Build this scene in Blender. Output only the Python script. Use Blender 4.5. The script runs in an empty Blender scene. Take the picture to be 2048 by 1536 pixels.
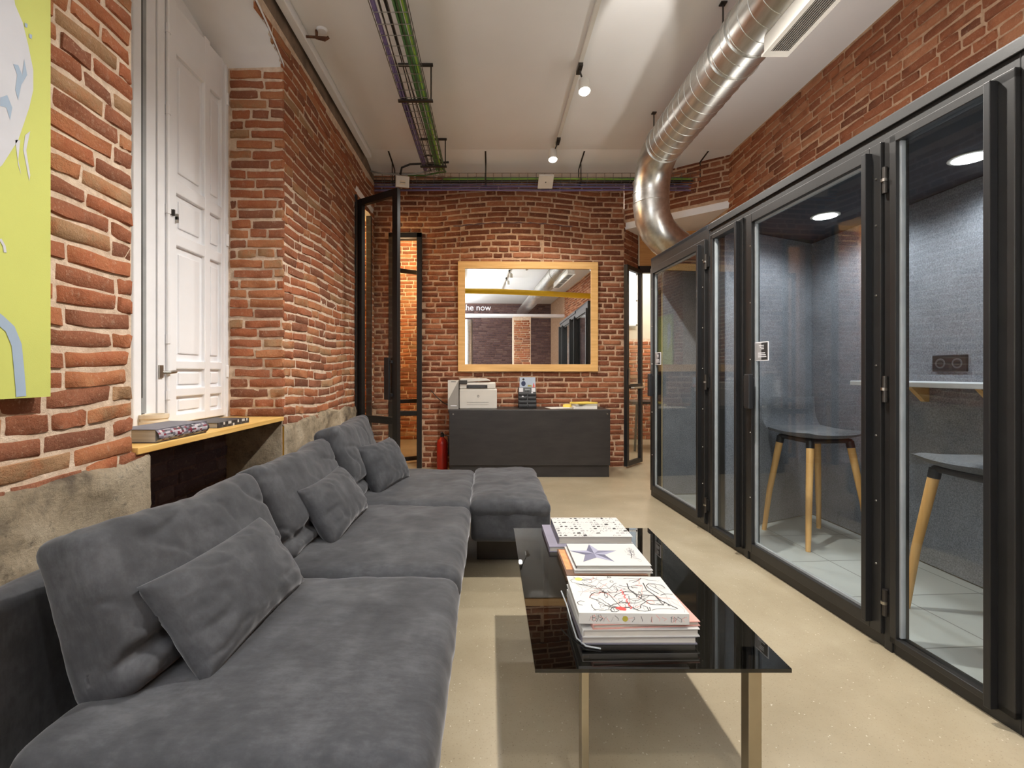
import bpy, bmesh, math, random
from mathutils import Vector, Matrix, noise
random.seed(11)
PI = math.pi
SC = bpy.context.scene
COL = SC.collection

# ------------------------------------------------------------------ camera
F, CX, CY, H = 950.0, 980.0, 745.0, 1.17      # focal length in pixels, vanishing point, eye height
cd = bpy.data.cameras.new('camera')
cam = bpy.data.objects.new('camera', cd)
COL.objects.link(cam)
cam.location = (0, 0, H)
cam.rotation_euler = (PI / 2, 0, 0)
cd.sensor_width = 36
cd.lens = 36 * F / 2048
cd.shift_x = (1024 - CX) / 2048
cd.shift_y = (CY - 768) / 2048
cd.clip_start = 0.02
SC.camera = cam


def on_x(px, py, X):                 # point of the plane x = X seen at a pixel of the photograph
    d = X * F / (px - CX)
    return Vector((X, d, H - (py - CY) * d / F))


# ------------------------------------------------------------------ materials
MATS = {}


def srgb(r, g, b):
    f = lambda c: c / 12.92 if c <= 0.04045 else ((c + 0.055) / 1.055) ** 2.4
    return (f(r / 255), f(g / 255), f(b / 255), 1)


class NT:
    def __init__(s, name):
        s.m = bpy.data.materials.new(name)
        s.m.use_nodes = True
        s.t = s.m.node_tree
        s.n = s.t.nodes
        s.b = s.n['Principled BSDF']
        s.out = s.n['Material Output']

    def new(s, kind, **kw):
        nd = s.n.new(kind)
        for k, v in kw.items():
            if k in nd.inputs:
                nd.inputs[k].default_value = v
            else:
                setattr(nd, k, v)
        return nd

    def link(s, a, b):
        s.t.links.new(a, b)

    def coord(s, scale=(1, 1, 1)):
        tc = s.new('ShaderNodeTexCoord')
        mp = s.new('ShaderNodeMapping')
        mp.inputs['Scale'].default_value = scale
        s.link(tc.outputs['Object'], mp.inputs['Vector'])
        return mp.outputs['Vector']

    def noise(s, vec, scale, detail=4, rough=0.55):
        nz = s.new('ShaderNodeTexNoise', Scale=scale, Detail=detail, Roughness=rough)
        s.link(vec, nz.inputs['Vector'])
        return nz.outputs['Fac']

    def ramp(s, fac, stops):
        r = s.new('ShaderNodeValToRGB')
        el = r.color_ramp.elements
        while len(el) < len(stops):
            el.new(0.5)
        for e, (p, c) in zip(el, stops):
            e.position = p
            e.color = c if len(c) == 4 else (*c, 1)
        s.link(fac, r.inputs['Fac'])
        return r.outputs['Color']

    def mix(s, fac, a, b, mode='MIX'):
        m = s.new('ShaderNodeMix', data_type='RGBA', blend_type=mode)
        for sock, v in ((m.inputs[0], fac), (m.inputs[6], a), (m.inputs[7], b)):
            if hasattr(v, 'is_linked'):
                s.link(v, sock)
            else:
                sock.default_value = v
        return m.outputs[2]

    def bump(s, height, strength=0.3, dist=0.01):
        b = s.new('ShaderNodeBump', Strength=strength, Distance=dist)
        s.link(height, b.inputs['Height'])
        s.link(b.outputs['Normal'], s.b.inputs['Normal'])
        return b

    def math(s, op, a, b=None):
        m = s.new('ShaderNodeMath', operation=op)
        for i, v in enumerate((a, b)):
            if v is None:
                continue
            if hasattr(v, 'is_linked'):
                s.link(v, m.inputs[i])
            else:
                m.inputs[i].default_value = v
        return m.outputs[0]


def simple(name, col, rough=0.5, metal=0.0, var=0.12, scale=8, bump=0.0, bscale=60, spec=0.5, sheen=0.0, stretch=(1, 1, 1), emit=0.0):
    t = NT(name)
    b = t.b
    b.inputs['Roughness'].default_value = rough
    b.inputs['Metallic'].default_value = metal
    b.inputs['Specular IOR Level'].default_value = spec
    v = t.coord(stretch)
    n = t.noise(v, scale)
    lo = tuple(max(0, c * (1 - var)) for c in col[:3]) + (1,)
    hi = tuple(min(1, c * (1 + var)) for c in col[:3]) + (1,)
    t.link(t.ramp(n, [(0.3, lo), (0.7, hi)]), b.inputs['Base Color'])
    if bump:
        t.bump(t.noise(v, bscale, 3), bump, 0.004)
    if sheen:
        b.inputs['Sheen Weight'].default_value = sheen
        b.inputs['Sheen Roughness'].default_value = 0.4
    if emit:
        b.inputs['Emission Color'].default_value = col
        b.inputs['Emission Strength'].default_value = emit
    MATS[name] = t.m
    return t.m


def brick_mat(name, stops, speck=0.5, sat=1.0, smear=0.55):
    t = NT(name)
    at = t.new('ShaderNodeAttribute', attribute_name='tone')
    v = t.coord()
    sep = t.new('ShaderNodeSeparateColor')
    t.link(at.outputs['Color'], sep.inputs['Color'])
    n1 = t.noise(v, 14, 5, 0.65)
    f = t.math('ADD', sep.outputs['Red'], t.math('MULTIPLY', t.math('SUBTRACT', n1, 0.5), 0.55))
    base = t.ramp(f, stops)
    n2 = t.noise(v, 120, 3, 0.7)
    c = t.mix(t.math('MULTIPLY', t.ramp(n2, [(0.58, (0, 0, 0)), (0.75, (1, 1, 1))]), speck), base, srgb(214, 176, 140))
    n3 = t.noise(v, 3.1, 5, 0.7)
    c = t.mix(t.math('MULTIPLY', t.ramp(n3, [(0.62, (0, 0, 0)), (0.74, (1, 1, 1))]), 0.4), c, srgb(84, 58, 48))
    n4 = t.noise(v, 30, 6, 0.8)                      # lime mortar smeared over the brick faces
    c = t.mix(t.math('MULTIPLY', t.ramp(n4, [(0.56, (0, 0, 0)), (0.68, (1, 1, 1))]), smear), c, srgb(192, 158, 134))
    hs = t.new('ShaderNodeHueSaturation', Saturation=sat, Value=1.0)
    t.link(c, hs.inputs['Color'])
    t.link(hs.outputs['Color'], t.b.inputs['Base Color'])
    t.b.inputs['Roughness'].default_value = 0.9
    t.b.inputs['Specular IOR Level'].default_value = 0.2
    t.bump(t.noise(v, 45, 6, 0.75), 0.9, 0.016)
    MATS[name] = t.m
    return t.m


brick_mat('brick_left', [(0.0, srgb(134, 88, 68)), (0.3, srgb(152, 98, 73)), (0.6, srgb(172, 104, 72)), (0.85, srgb(184, 124, 86)), (1.0, srgb(172, 136, 102))])
brick_mat('brick_back', [(0.0, srgb(108, 66, 50)), (0.35, srgb(130, 78, 56)), (0.7, srgb(146, 90, 64)), (1.0, srgb(168, 112, 82))], 0.35)
brick_mat('brick_right', [(0.0, srgb(126, 78, 56)), (0.35, srgb(154, 94, 66)), (0.7, srgb(170, 106, 74)), (1.0, srgb(188, 130, 96))], 0.3)
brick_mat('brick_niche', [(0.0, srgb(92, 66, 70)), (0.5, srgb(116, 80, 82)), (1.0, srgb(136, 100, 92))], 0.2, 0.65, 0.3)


def mortar_mat(name, c0, c1):
    t = NT(name)
    v = t.coord()
    t.link(t.ramp(t.noise(v, 20, 6, 0.7), [(0.3, c0), (0.65, c1)]), t.b.inputs['Base Color'])
    t.b.inputs['Roughness'].default_value = 0.95
    t.b.inputs['Specular IOR Level'].default_value = 0.15
    t.bump(t.noise(v, 60, 6, 0.75), 0.8, 0.012)
    MATS[name] = t.m


mortar_mat('mortar_left', srgb(196, 170, 146), srgb(236, 216, 194))
mortar_mat('mortar_back', srgb(176, 144, 118), srgb(214, 182, 154))
mortar_mat('mortar_right', srgb(180, 146, 118), srgb(214, 180, 150))
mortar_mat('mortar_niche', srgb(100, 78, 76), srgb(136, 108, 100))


def stone_mat():
    t = NT('rough_stone')
    v = t.coord()
    a = t.ramp(t.noise(v, 3.2, 8, 0.68), [(0.34, srgb(132, 120, 106)), (0.48, srgb(206, 188, 160)), (0.66, srgb(236, 220, 194))])
    n2 = t.noise(v, 26, 8, 0.8)
    c = t.mix(t.math('MULTIPLY', t.ramp(n2, [(0.28, (1, 1, 1)), (0.45, (0, 0, 0))]), 0.8), a, srgb(72, 62, 54))
    t.link(c, t.b.inputs['Base Color'])
    t.b.inputs['Roughness'].default_value = 0.95
    t.b.inputs['Specular IOR Level'].default_value = 0.15
    t.bump(t.noise(v, 22, 10, 0.8), 1.0, 0.04)
    MATS['stone'] = t.m


stone_mat()


def ceiling_mat():
    t = NT('ceiling_paint')
    v = t.coord()
    t.link(t.ramp(t.noise(v, 0.7, 4), [(0.3, srgb(228, 228, 228)), (0.7, srgb(238, 238, 238))]), t.b.inputs['Base Color'])
    t.b.inputs['Roughness'].default_value = 0.85
    t.bump(t.noise(v, 5, 6), 0.12, 0.02)
    MATS['ceiling'] = t.m


ceiling_mat()


def floor_mat():
    t = NT('polished_concrete')
    v = t.coord()
    a = t.ramp(t.noise(v, 1.1, 7, 0.62), [(0.3, srgb(142, 130, 106)), (0.55, srgb(161, 149, 125)), (0.75, srgb(176, 166, 144))])
    vo = t.new('ShaderNodeTexVoronoi', Scale=55.0)
    t.link(v, vo.inputs['Vector'])
    sp = t.ramp(vo.outputs['Distance'], [(0.05, (1, 1, 1)), (0.16, (0, 0, 0))])
    pick = t.ramp(t.noise(v, 17, 2), [(0.5, (0, 0, 0)), (0.56, (1, 1, 1))])
    c = t.mix(t.math('MULTIPLY', sp, t.math('MULTIPLY', pick, 0.9)), a, srgb(228, 222, 208))
    n3 = t.noise(v, 160, 2, 0.6)
    c = t.mix(t.math('MULTIPLY', t.ramp(n3, [(0.62, (0, 0, 0)), (0.7, (1, 1, 1))]), 0.7), c, srgb(112, 98, 78))
    n4 = t.noise(v, 7, 8, 0.75)
    c = t.mix(t.math('MULTIPLY', t.ramp(n4, [(0.52, (0, 0, 0)), (0.75, (1, 1, 1))]), 0.3), c, srgb(152, 137, 113))
    t.link(c, t.b.inputs['Base Color'])
    rr = t.math('ADD', t.math('MULTIPLY', t.noise(v, 4, 5), 0.22), 0.22)
    t.link(rr, t.b.inputs['Roughness'])
    t.bump(t.noise(v, 30, 5), 0.06, 0.01)
    MATS['floor'] = t.m


floor_mat()


def suede_mat():
    t = NT('charcoal_suede')
    v = t.coord()
    n1 = t.noise(v, 5.5, 6, 0.65)
    vs = t.coord((1, 3.0, 1))
    n2 = t.noise(vs, 22, 4, 0.7)
    f = t.math('ADD', t.math('MULTIPLY', n1, 0.7), t.math('MULTIPLY', n2, 0.3))
    t.link(t.ramp(f, [(0.34, srgb(44, 45, 48)), (0.5, srgb(57, 58, 61)), (0.66, srgb(74, 75, 78))]), t.b.inputs['Base Color'])
    t.b.inputs['Roughness'].default_value = 0.85
    t.b.inputs['Specular IOR Level'].default_value = 0.25
    t.b.inputs['Sheen Weight'].default_value = 0.35
    t.b.inputs['Sheen Roughness'].default_value = 0.35
    t.b.inputs['Sheen Tint'].default_value = (0.75, 0.75, 0.78, 1)
    h = t.math('ADD', t.math('MULTIPLY', t.noise(v, 9, 5, 0.6), 1.0), t.math('MULTIPLY', t.noise(v, 260, 2), 0.06))
    t.bump(h, 0.16, 0.010)
    MATS['suede'] = t.m


suede_mat()


def felt_mat(name, lo, hi):
    t = NT(name)
    v = t.coord()
    n = t.noise(v, 130, 4, 0.75)
    m = t.noise(v, 5, 4)
    f = t.math('ADD', t.math('MULTIPLY', n, 0.8), t.math('MULTIPLY', m, 0.2))
    t.link(t.ramp(f, [(0.35, lo), (0.65, hi)]), t.b.inputs['Base Color'])
    t.b.inputs['Roughness'].default_value = 0.95
    t.b.inputs['Specular IOR Level'].default_value = 0.15
    t.b.inputs['Sheen Weight'].default_value = 0.2
    t.bump(n, 0.4, 0.004)
    MATS[name] = t.m


felt_mat('felt', srgb(86, 90, 97), srgb(146, 150, 158))
felt_mat('stool_felt', srgb(66, 69, 74), srgb(108, 111, 117))


def wood_mat(name, c0, c1, knots=True, axis=(1, 14, 14), rough=0.5):
    t = NT(name)
    v = t.coord(axis)
    w = t.noise(v, 2.4, 6, 0.6)
    c = t.ramp(w, [(0.3, c0), (0.7, c1)])
    if knots:
        v2 = t.coord((1, 1, 1))
        vo = t.new('ShaderNodeTexVoronoi', Scale=4.6)
        t.link(v2, vo.inputs['Vector'])
        c = t.mix(t.math('MULTIPLY', t.ramp(vo.outputs['Distance'], [(0.05, (1, 1, 1)), (0.11, (0, 0, 0))]), 0.8), c, srgb(120, 70, 30))
    t.link(c, t.b.inputs['Base Color'])
    t.b.inputs['Roughness'].default_value = rough
    MATS[name] = t.m


wood_mat('pine', srgb(206, 158, 92), srgb(232, 190, 126))
wood_mat('sill_wood', srgb(206, 160, 84), srgb(232, 192, 118), False, (14, 1, 14))
wood_mat('beech', srgb(200, 150, 86), srgb(226, 180, 116), False, (12, 12, 1))
wood_mat('plywood', srgb(184, 134, 78), srgb(206, 158, 98), False, (1, 6, 12))
wood_mat('pale_board', srgb(186, 164, 122), srgb(204, 182, 140), False, (4, 4, 1))
wood_mat('dark_board', srgb(36, 34, 34), srgb(50, 47, 46), False, (1.5, 6, 6), 0.42)


def glass_mat(name, tint, r0, reflect_max=0.9):
    t = NT(name)
    t.n.remove(t.b)
    geo = t.new('ShaderNodeNewGeometry')
    dp = t.new('ShaderNodeVectorMath', operation='DOT_PRODUCT')
    t.link(geo.outputs['Normal'], dp.inputs[0])
    t.link(geo.outputs['Incoming'], dp.inputs[1])
    c = t.math('ABSOLUTE', dp.outputs['Value'])
    k = t.math('POWER', t.math('SUBTRACT', 1.0, c), 5.0)
    fr = t.math('ADD', t.math('MULTIPLY', k, reflect_max - r0), r0)
    tr = t.new('ShaderNodeBsdfTransparent', Color=tint)
    gl = t.new('ShaderNodeBsdfGlossy', Color=(1, 1, 1, 1), Roughness=0.0)
    mx = t.new('ShaderNodeMixShader')
    t.link(fr, mx.inputs[0])
    t.link(tr.outputs[0], mx.inputs[1])
    t.link(gl.outputs[0], mx.inputs[2])
    t.link(mx.outputs[0], t.out.inputs['Surface'])
    MATS[name] = t.m


glass_mat('clear_glass', (0.95, 0.965, 0.96, 1), 0.035, 0.75)
glass_mat('tinted_glass', (0.16, 0.165, 0.17, 1), 0.05)


def mirror_mat():
    t = NT('mirror_silver')
    t.n.remove(t.b)
    gl = t.new('ShaderNodeBsdfGlossy', Color=(0.86, 0.87, 0.86, 1), Roughness=0.0)
    t.link(gl.outputs[0], t.out.inputs['Surface'])
    MATS['mirror'] = t.m


mirror_mat()


def galv_mat():
    t = NT('galvanised_steel')
    v = t.coord((6, 1.0, 6))
    n = t.noise(v, 3, 5, 0.6)
    t.link(t.ramp(n, [(0.3, srgb(186, 186, 182)), (0.7, srgb(222, 222, 218))]), t.b.inputs['Base Color'])
    t.b.inputs['Metallic'].default_value = 1
    t.link(t.math('ADD', t.math('MULTIPLY', n, 0.16), 0.27), t.b.inputs['Roughness'])
    MATS['galv'] = t.m


galv_mat()


def gas_light(name, col, strength):
    t = NT(name)
    t.n.remove(t.b)
    e = t.new('ShaderNodeEmission', Color=col, Strength=strength)
    t.link(e.outputs[0], t.out.inputs['Surface'])
    MATS[name] = t.m


gas_light('lamp_white', (1, 0.95, 0.88, 1), 30)
gas_light('lamp_cool', (0.95, 0.97, 1, 1), 12)
gas_light('daylight', (0.85, 0.93, 1, 1), 2.2)
gas_light('bulb_glow', (1, 0.62, 0.25, 1), 25)

simple('black_steel', srgb(30, 29, 28), 0.4, 0.0, 0.18, 9, 0.05, 90)
simple('black_frame', srgb(24, 24, 25), 0.4, 0.0, 0.1)
simple('black_plastic', srgb(30, 30, 32), 0.45)
simple('dark_grey_plastic', srgb(70, 72, 74), 0.5)
simple('white_paint', srgb(238, 240, 244), 0.45, 0, 0.03)
simple('shutter_paint', srgb(240, 242, 246), 0.4, 0, 0.03, 3, 0.05, 20)
simple('white_plaster', srgb(234, 236, 240), 0.85, 0, 0.03, 4, 0.15, 30)
simple('old_plaster', srgb(126, 108, 92), 0.95, 0, 0.35, 7, 0.6, 40)
simple('white_plastic', srgb(214, 211, 203), 0.45, 0, 0.03)
simple('printer_white', srgb(206, 202, 194), 0.45, 0, 0.03)
simple('printer_grey', srgb(150, 146, 140), 0.5, 0, 0.05)
simple('steel', srgb(176, 172, 164), 0.3, 1.0, 0.1)
simple('brushed_leg', srgb(168, 160, 142), 0.32, 1.0, 0.08)
simple('dark_metal', srgb(70, 66, 62), 0.45, 0.8)
simple('wire', srgb(122, 118, 112), 0.4, 0.9)
simple('rust', srgb(96, 62, 42), 0.9, 0, 0.4, 40)
simple('purple_cable', srgb(118, 104, 150), 0.55)
simple('blue_cable', srgb(92, 92, 122), 0.55)
simple('green_cable', srgb(84, 128, 78), 0.55)
simple('lime_cable', srgb(140, 180, 70), 0.55)
simple('black_cable', srgb(40, 38, 38), 0.6)
simple('grey_cable', srgb(150, 152, 150), 0.6)
simple('red_paint', srgb(150, 30, 18), 0.35)
simple('yellow_paint', srgb(238, 190, 20), 0.45, 0, 0.04)
simple('paper', srgb(226, 223, 216), 0.8, 0, 0.04, 40)
simple('pages', srgb(172, 167, 158), 0.85, 0, 0.18, 3, 0, 60, 0.3, 0, (1, 1, 160))
simple('white_cover', srgb(188, 187, 184), 0.4, 0, 0.02)
simple('grey_cover', srgb(104, 102, 112), 0.45)
simple('slate_cover', srgb(120, 116, 132), 0.45)
simple('dark_cover', srgb(58, 56, 60), 0.45)
simple('brown_cover', srgb(92, 62, 42), 0.45)
simple('orange_print', srgb(206, 130, 80), 0.45, 0, 0.3, 30)
simple('pink_cover', srgb(190, 142, 132), 0.45)
simple('ink_black', srgb(40, 38, 40), 0.6)
simple('ink_red', srgb(206, 40, 36), 0.6)
simple('ink_pink', srgb(222, 150, 140), 0.6)
simple('ink_yellow', srgb(216, 210, 90), 0.6)
simple('ink_grey', srgb(150, 148, 148), 0.6)
simple('ink_olive', srgb(160, 150, 60), 0.6)
simple('star_dark', srgb(80, 80, 102), 0.5)
simple('star_mid', srgb(104, 104, 126), 0.5)
simple('star_light', srgb(142, 142, 162), 0.5)
simple('canvas_yellow', srgb(186, 192, 100), 0.75, 0, 0.03, 3, 0.1, 300)
simple('canvas_white', srgb(188, 190, 197), 0.75, 0, 0.03)
simple('canvas_blue', srgb(146, 164, 184), 0.75, 0, 0.05)
simple('book_red', srgb(112, 34, 54), 0.45)
simple('book_grey', srgb(170, 164, 172), 0.45, 0, 0.2, 30)
simple('cream', srgb(222, 208, 184), 0.6, 0, 0.04)
simple('pad_yellow', srgb(226, 200, 92), 0.7, 0, 0.05)
simple('card_blue', srgb(176, 188, 204), 0.5, 0, 0.08)
simple('card_navy', srgb(44, 52, 84), 0.5)
simple('sticker_white', srgb(222, 222, 226), 0.5, 0, 0.02)
simple('booth_ceiling', srgb(58, 62, 70), 0.9)
simple('booth_floor', srgb(176, 180, 178), 0.55, 0, 0.08, 3)
simple('felt_edge', srgb(196, 200, 204), 0.8)
simple('ochre_wall', srgb(220, 160, 50), 0.9, 0, 0.08)
simple('beige_plaster', srgb(206, 196, 178), 0.9, 0, 0.05)
simple('seal', srgb(150, 154, 156), 0.4)
M = MATS


t = NT('booth_tiles')
v = t.coord((2.2, 2.2, 2.2))
br = t.new('ShaderNodeTexBrick', offset=0.0, Scale=1.0)
br.inputs['Color1'].default_value = srgb(172, 176, 174)
br.inputs['Color2'].default_value = srgb(182, 186, 184)
br.inputs['Mortar'].default_value = srgb(120, 122, 120)
br.inputs['Mortar Size'].default_value = 0.008
br.inputs['Brick Width'].default_value = 1.0
br.inputs['Row Height'].default_value = 1.0
t.link(v, br.inputs['Vector'])
t.link(br.outputs['Color'], t.b.inputs['Base Color'])
t.b.inputs['Roughness'].default_value = 0.45
MATS['booth_floor'] = t.m

# ------------------------------------------------------------------ mesh builder
class MB:
    def __init__(s):
        s.v, s.f, s.mi, s.tone, s.mats = [], [], [], [], []

    def slot(s, m):
        if m not in s.mats:
            s.mats.append(m)
        return s.mats.index(m)

    def add(s, vs, fs, m, tone=0.5):
        o = len(s.v)
        s.v += [tuple(p) for p in vs]
        s.tone += [tone] * len(vs)
        k = s.slot(m)
        for f in fs:
            s.f.append(tuple(i + o for i in f))
            s.mi.append(k)

    def quad(s, a, b, c, d, m):
        s.add([a, b, c, d], [(0, 1, 2, 3)], m)

    def poly(s, pts, m):
        s.add(pts, [tuple(range(len(pts)))], m)

    def box(s, x0, x1, y0, y1, z0, z1, m):
        s.add([(x0, y0, z0), (x1, y0, z0), (x1, y1, z0), (x0, y1, z0), (x0, y0, z1), (x1, y0, z1), (x1, y1, z1), (x0, y1, z1)],
              [(0, 3, 2, 1), (4, 5, 6, 7), (0, 1, 5, 4), (1, 2, 6, 5), (2, 3, 7, 6), (3, 0, 4, 7)], m)

    def prism(s, pts, off, m):       # polygon swept along a vector
        n = len(pts)
        off = Vector(off)
        a = [Vector(p) for p in pts]
        s.add(a + [p + off for p in a],
              [tuple(range(n))[::-1], tuple(range(n, 2 * n))] + [(i, (i + 1) % n, (i + 1) % n + n, i + n) for i in range(n)], m)

    def bar(s, p0, p1, w, h, m, up=(0, 0, 1)):    # rectangular bar between two points
        p0, p1 = Vector(p0), Vector(p1)
        d = (p1 - p0).normalized()
        sd = d.cross(Vector(up))
        if sd.length < 1e-4:
            sd = d.cross(Vector((1, 0, 0)))
        sd.normalize()
        u = sd.cross(d)
        q = [sd * a * w / 2 + u * b * h / 2 for a, b in ((-1, -1), (1, -1), (1, 1), (-1, 1))]
        s.prism([p0 + k for k in q], p1 - p0, m)

    def tube(s, pts, r, m, seg=8, caps=True):
        pts = [Vector(p) for p in pts]
        n = len(pts)
        rs = r if isinstance(r, (list, tuple)) else [r] * n
        vs, fs = [], []
        ref = None
        for i, p in enumerate(pts):
            d = (pts[min(i + 1, n - 1)] - pts[max(i - 1, 0)]).normalized()
            if ref is None:
                ref = d.cross(Vector((0, 0, 1)))
                if ref.length < 0.05:
                    ref = d.cross(Vector((1, 0, 0)))
            ref = (ref - d * ref.dot(d)).normalized()
            b = d.cross(ref)
            for k in range(seg):
                a = 2 * PI * k / seg
                vs.append(p + (ref * math.cos(a) + b * math.sin(a)) * rs[i])
        for i in range(n - 1):
            for k in range(seg):
                k2 = (k + 1) % seg
                fs.append((i * seg + k, i * seg + k2, (i + 1) * seg + k2, (i + 1) * seg + k))
        if caps:
            fs.append(tuple(range(seg))[::-1])
            fs.append(tuple((n - 1) * seg + k for k in range(seg)))
        s.add(vs, fs, m)

    def lathe(s, prof, c, m, seg=24):        # profile of (radius, z) turned about a vertical axis
        vs, fs = [], []
        for r, z in prof:
            for k in range(seg):
                a = 2 * PI * k / seg
                vs.append((c[0] + r * math.cos(a), c[1] + r * math.sin(a), c[2] + z))
        for i in range(len(prof) - 1):
            for k in range(seg):
                k2 = (k + 1) % seg
                fs.append((i * seg + k, i * seg + k2, (i + 1) * seg + k2, (i + 1) * seg + k))
        fs.append(tuple(range(seg))[::-1])
        fs.append(tuple((len(prof) - 1) * seg + k for k in range(seg)))
        s.add(vs, fs, m)

    def ribbon(s, pts, w, nrm, m):
        pts = [Vector(p) for p in pts]
        nrm = Vector(nrm)
        vs, fs = [], []
        for i, p in enumerate(pts):
            d = (pts[min(i + 1, len(pts) - 1)] - pts[max(i - 1, 0)])
            sd = d.cross(nrm)
            sd = sd.normalized() * w / 2 if sd.length > 1e-9 else Vector((w / 2, 0, 0))
            vs += [p - sd, p + sd]
        for i in range(len(pts) - 1):
            fs.append((2 * i, 2 * i + 1, 2 * i + 3, 2 * i + 2))
        s.add(vs, fs, m)

    def build(s, name, parent=None, bevel=0.0, smooth=False, matrix=None, seg=2, angle=35):
        me = bpy.data.meshes.new(name)
        me.from_pydata(s.v, [], s.f)
        for m in s.mats:
            me.materials.append(MATS[m])
        me.polygons.foreach_set('material_index', s.mi)
        at = me.color_attributes.new('tone', 'FLOAT_COLOR', 'POINT')
        flat = []
        for t in s.tone:
            flat += [t, t, t, 1]
        at.data.foreach_set('color', flat)
        bm = bmesh.new()
        bm.from_mesh(me)
        bmesh.ops.recalc_face_normals(bm, faces=bm.faces)
        bm.to_mesh(me)
        bm.free()
        if smooth:
            me.polygons.foreach_set('use_smooth', [True] * len(me.polygons))
            if smooth != 'all':
                me.set_sharp_from_angle(angle=math.radians(angle))
        me.update()
        o = bpy.data.objects.new(name, me)
        COL.objects.link(o)
        if matrix is not None:
            o.matrix_world = matrix
        if parent is not None:
            o.parent = parent
        if bevel:
            b = o.modifiers.new('bevel', 'BEVEL')
            b.width = bevel
            b.segments = seg
            b.limit_method = 'ANGLE'
            b.angle_limit = math.radians(40)
        return o


def thing(name, label, cat, loc=(0, 0, 0), rz=0.0, group=None):
    o = bpy.data.objects.new(name, None)
    o.empty_display_size = 0.1
    COL.objects.link(o)
    o.location = loc
    o.rotation_euler = (0, 0, rz)
    o['label'] = label
    o['category'] = cat
    if group:
        o['group'] = group
    return o


def tag(o, label, cat, group=None):
    o['label'] = label
    o['category'] = cat
    if group:
        o['group'] = group
    return o


def struct(o, label=None, cat=None):
    o['kind'] = 'structure'
    if label:
        o['label'] = label
    if cat:
        o['category'] = cat
    return o


def text_mesh(txt, size, m, name, parent, matrix, extrude=0.0005, align='CENTER'):
    c = bpy.data.curves.new(name, 'FONT')
    c.body = txt
    c.size = size
    c.extrude = extrude
    c.align_x = align
    tmp = bpy.data.objects.new('tmp', c)
    COL.objects.link(tmp)
    dg = bpy.context.evaluated_depsgraph_get()
    me = bpy.data.meshes.new_from_object(tmp.evaluated_get(dg))
    bpy.data.objects.remove(tmp)
    me.materials.clear()
    me.materials.append(MATS[m])
    o = bpy.data.objects.new(name, me)
    COL.objects.link(o)
    o.parent = parent
    if parent is None:
        o.matrix_world = matrix
    else:
        o.matrix_local = matrix
    return o


# ------------------------------------------------------------------ brick walls
def lay_bricks(mb, P, rows, cuts, brick, rng, bl=0.255, row=0.066, mortar=0.009, depth=0.011, dz=None, wear=1.0, joints=None):
    """rows: list of z; cuts(z) -> list of (u0, u1); P(u, z, n) -> point"""
    for ri, z in enumerate(rows):
        zc = z + row / 2
        for (a, b) in cuts(zc):
            spans = [(a, b)]
            for (ju, jz0, jz1) in (joints or ()):
                if jz0 < zc < jz1:
                    nx = []
                    for (p, q) in spans:
                        nx += [(p, ju), (ju, q)] if p < ju < q else [(p, q)]
                    spans = nx
            for (p, q) in spans:
                u = p - (rng.random() * bl)
                while u < q:
                    w = bl * (0.5 if rng.random() < 0.28 else 1.0) * rng.uniform(0.92, 1.08)
                    u0, u1 = max(u, p), min(u + w - mortar, q)
                    u += w
                    if u1 - u0 < 0.035:
                        continue
                    h = (row - mortar) * rng.uniform(0.92, 1.06)
                    z0 = z + mortar / 2 + rng.uniform(-0.003, 0.003)
                    tone = 0.12 + 0.88 * rng.random()
                    dd = depth * rng.uniform(0.55, 1.35)
                    if rng.random() < 0.05 * wear:
                        dd *= 0.3
                        tone *= 0.1
                    rr = min(0.007, (u1 - u0) * 0.25)
                    us = [u0, u0 + rr, (u0 * 2 + u1) / 3, (u0 + 2 * u1) / 3, u1 - rr, u1]
                    zs = [z0, z0 + 0.006, z0 + h - 0.006, z0 + h]
                    til = rng.uniform(-0.006, 0.006) * wear
                    vs, fs = [], []
                    for i, uu in enumerate(us):
                        for j, zz in enumerate(zs):
                            edge = i in (0, 5) or j in (0, 3)
                            corner = i in (0, 5) and j in (0, 3)
                            ju_ = rng.uniform(-0.0035, 0.0035) * wear
                            jz_ = rng.uniform(-0.0032, 0.0032) * wear
                            if corner:
                                ju_ += 0.003 if i == 0 else -0.003
                                jz_ += 0.002 if j == 0 else -0.002
                            n = -0.003 if edge else dd + rng.uniform(-0.0025, 0.003) * wear
                            zz2 = zz + jz_ + til * (uu - u0) / max(0.05, u1 - u0)
                            if dz:
                                zz2 += dz(uu, zz)
                            vs.append(P(uu + ju_, zz2, n))
                    for i in range(5):
                        for j in range(3):
                            k = i * 4 + j
                            fs.append((k, k + 4, k + 5, k + 1))
                    mb.add(vs, fs, brick, tone)


def lay_mortar(mb, P, z0, z1, cuts, m, step=0.033, depth=0.0):
    n = max(1, int(round((z1 - z0) / step)))
    for i in range(n):
        a, b = z0 + (z1 - z0) * i / n, z0 + (z1 - z0) * (i + 1) / n
        for (p, q) in cuts((a + b) / 2):
            mb.quad(P(p, a, depth), P(q, a, depth), P(q, b, depth), P(p, b, depth), m)


def sub(spans, a, b):
    out = []
    for p, q in spans:
        if b <= p or a >= q:
            out.append((p, q))
        else:
            if a > p:
                out.append((p, a))
            if b < q:
                out.append((b, q))
    return out


def rowlist(z0, z1, row):
    return [z0 + i * row for i in range(int((z1 - z0) / row + 1e-6))]


TOP = 3.66
LX, RX, BY = -1.42, 2.73, 5.85
RECX = -1.82
WY0, WY1 = 1.88, 3.25
DY0, DY1 = 4.98, 5.72

# ---- left wall
rng = random.Random(5)
PL = lambda u, z, n: (LX + n, u, z)
half = lambda z: 0.685 * math.sqrt(max(0, (3.44 - z) / 0.18))


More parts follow.
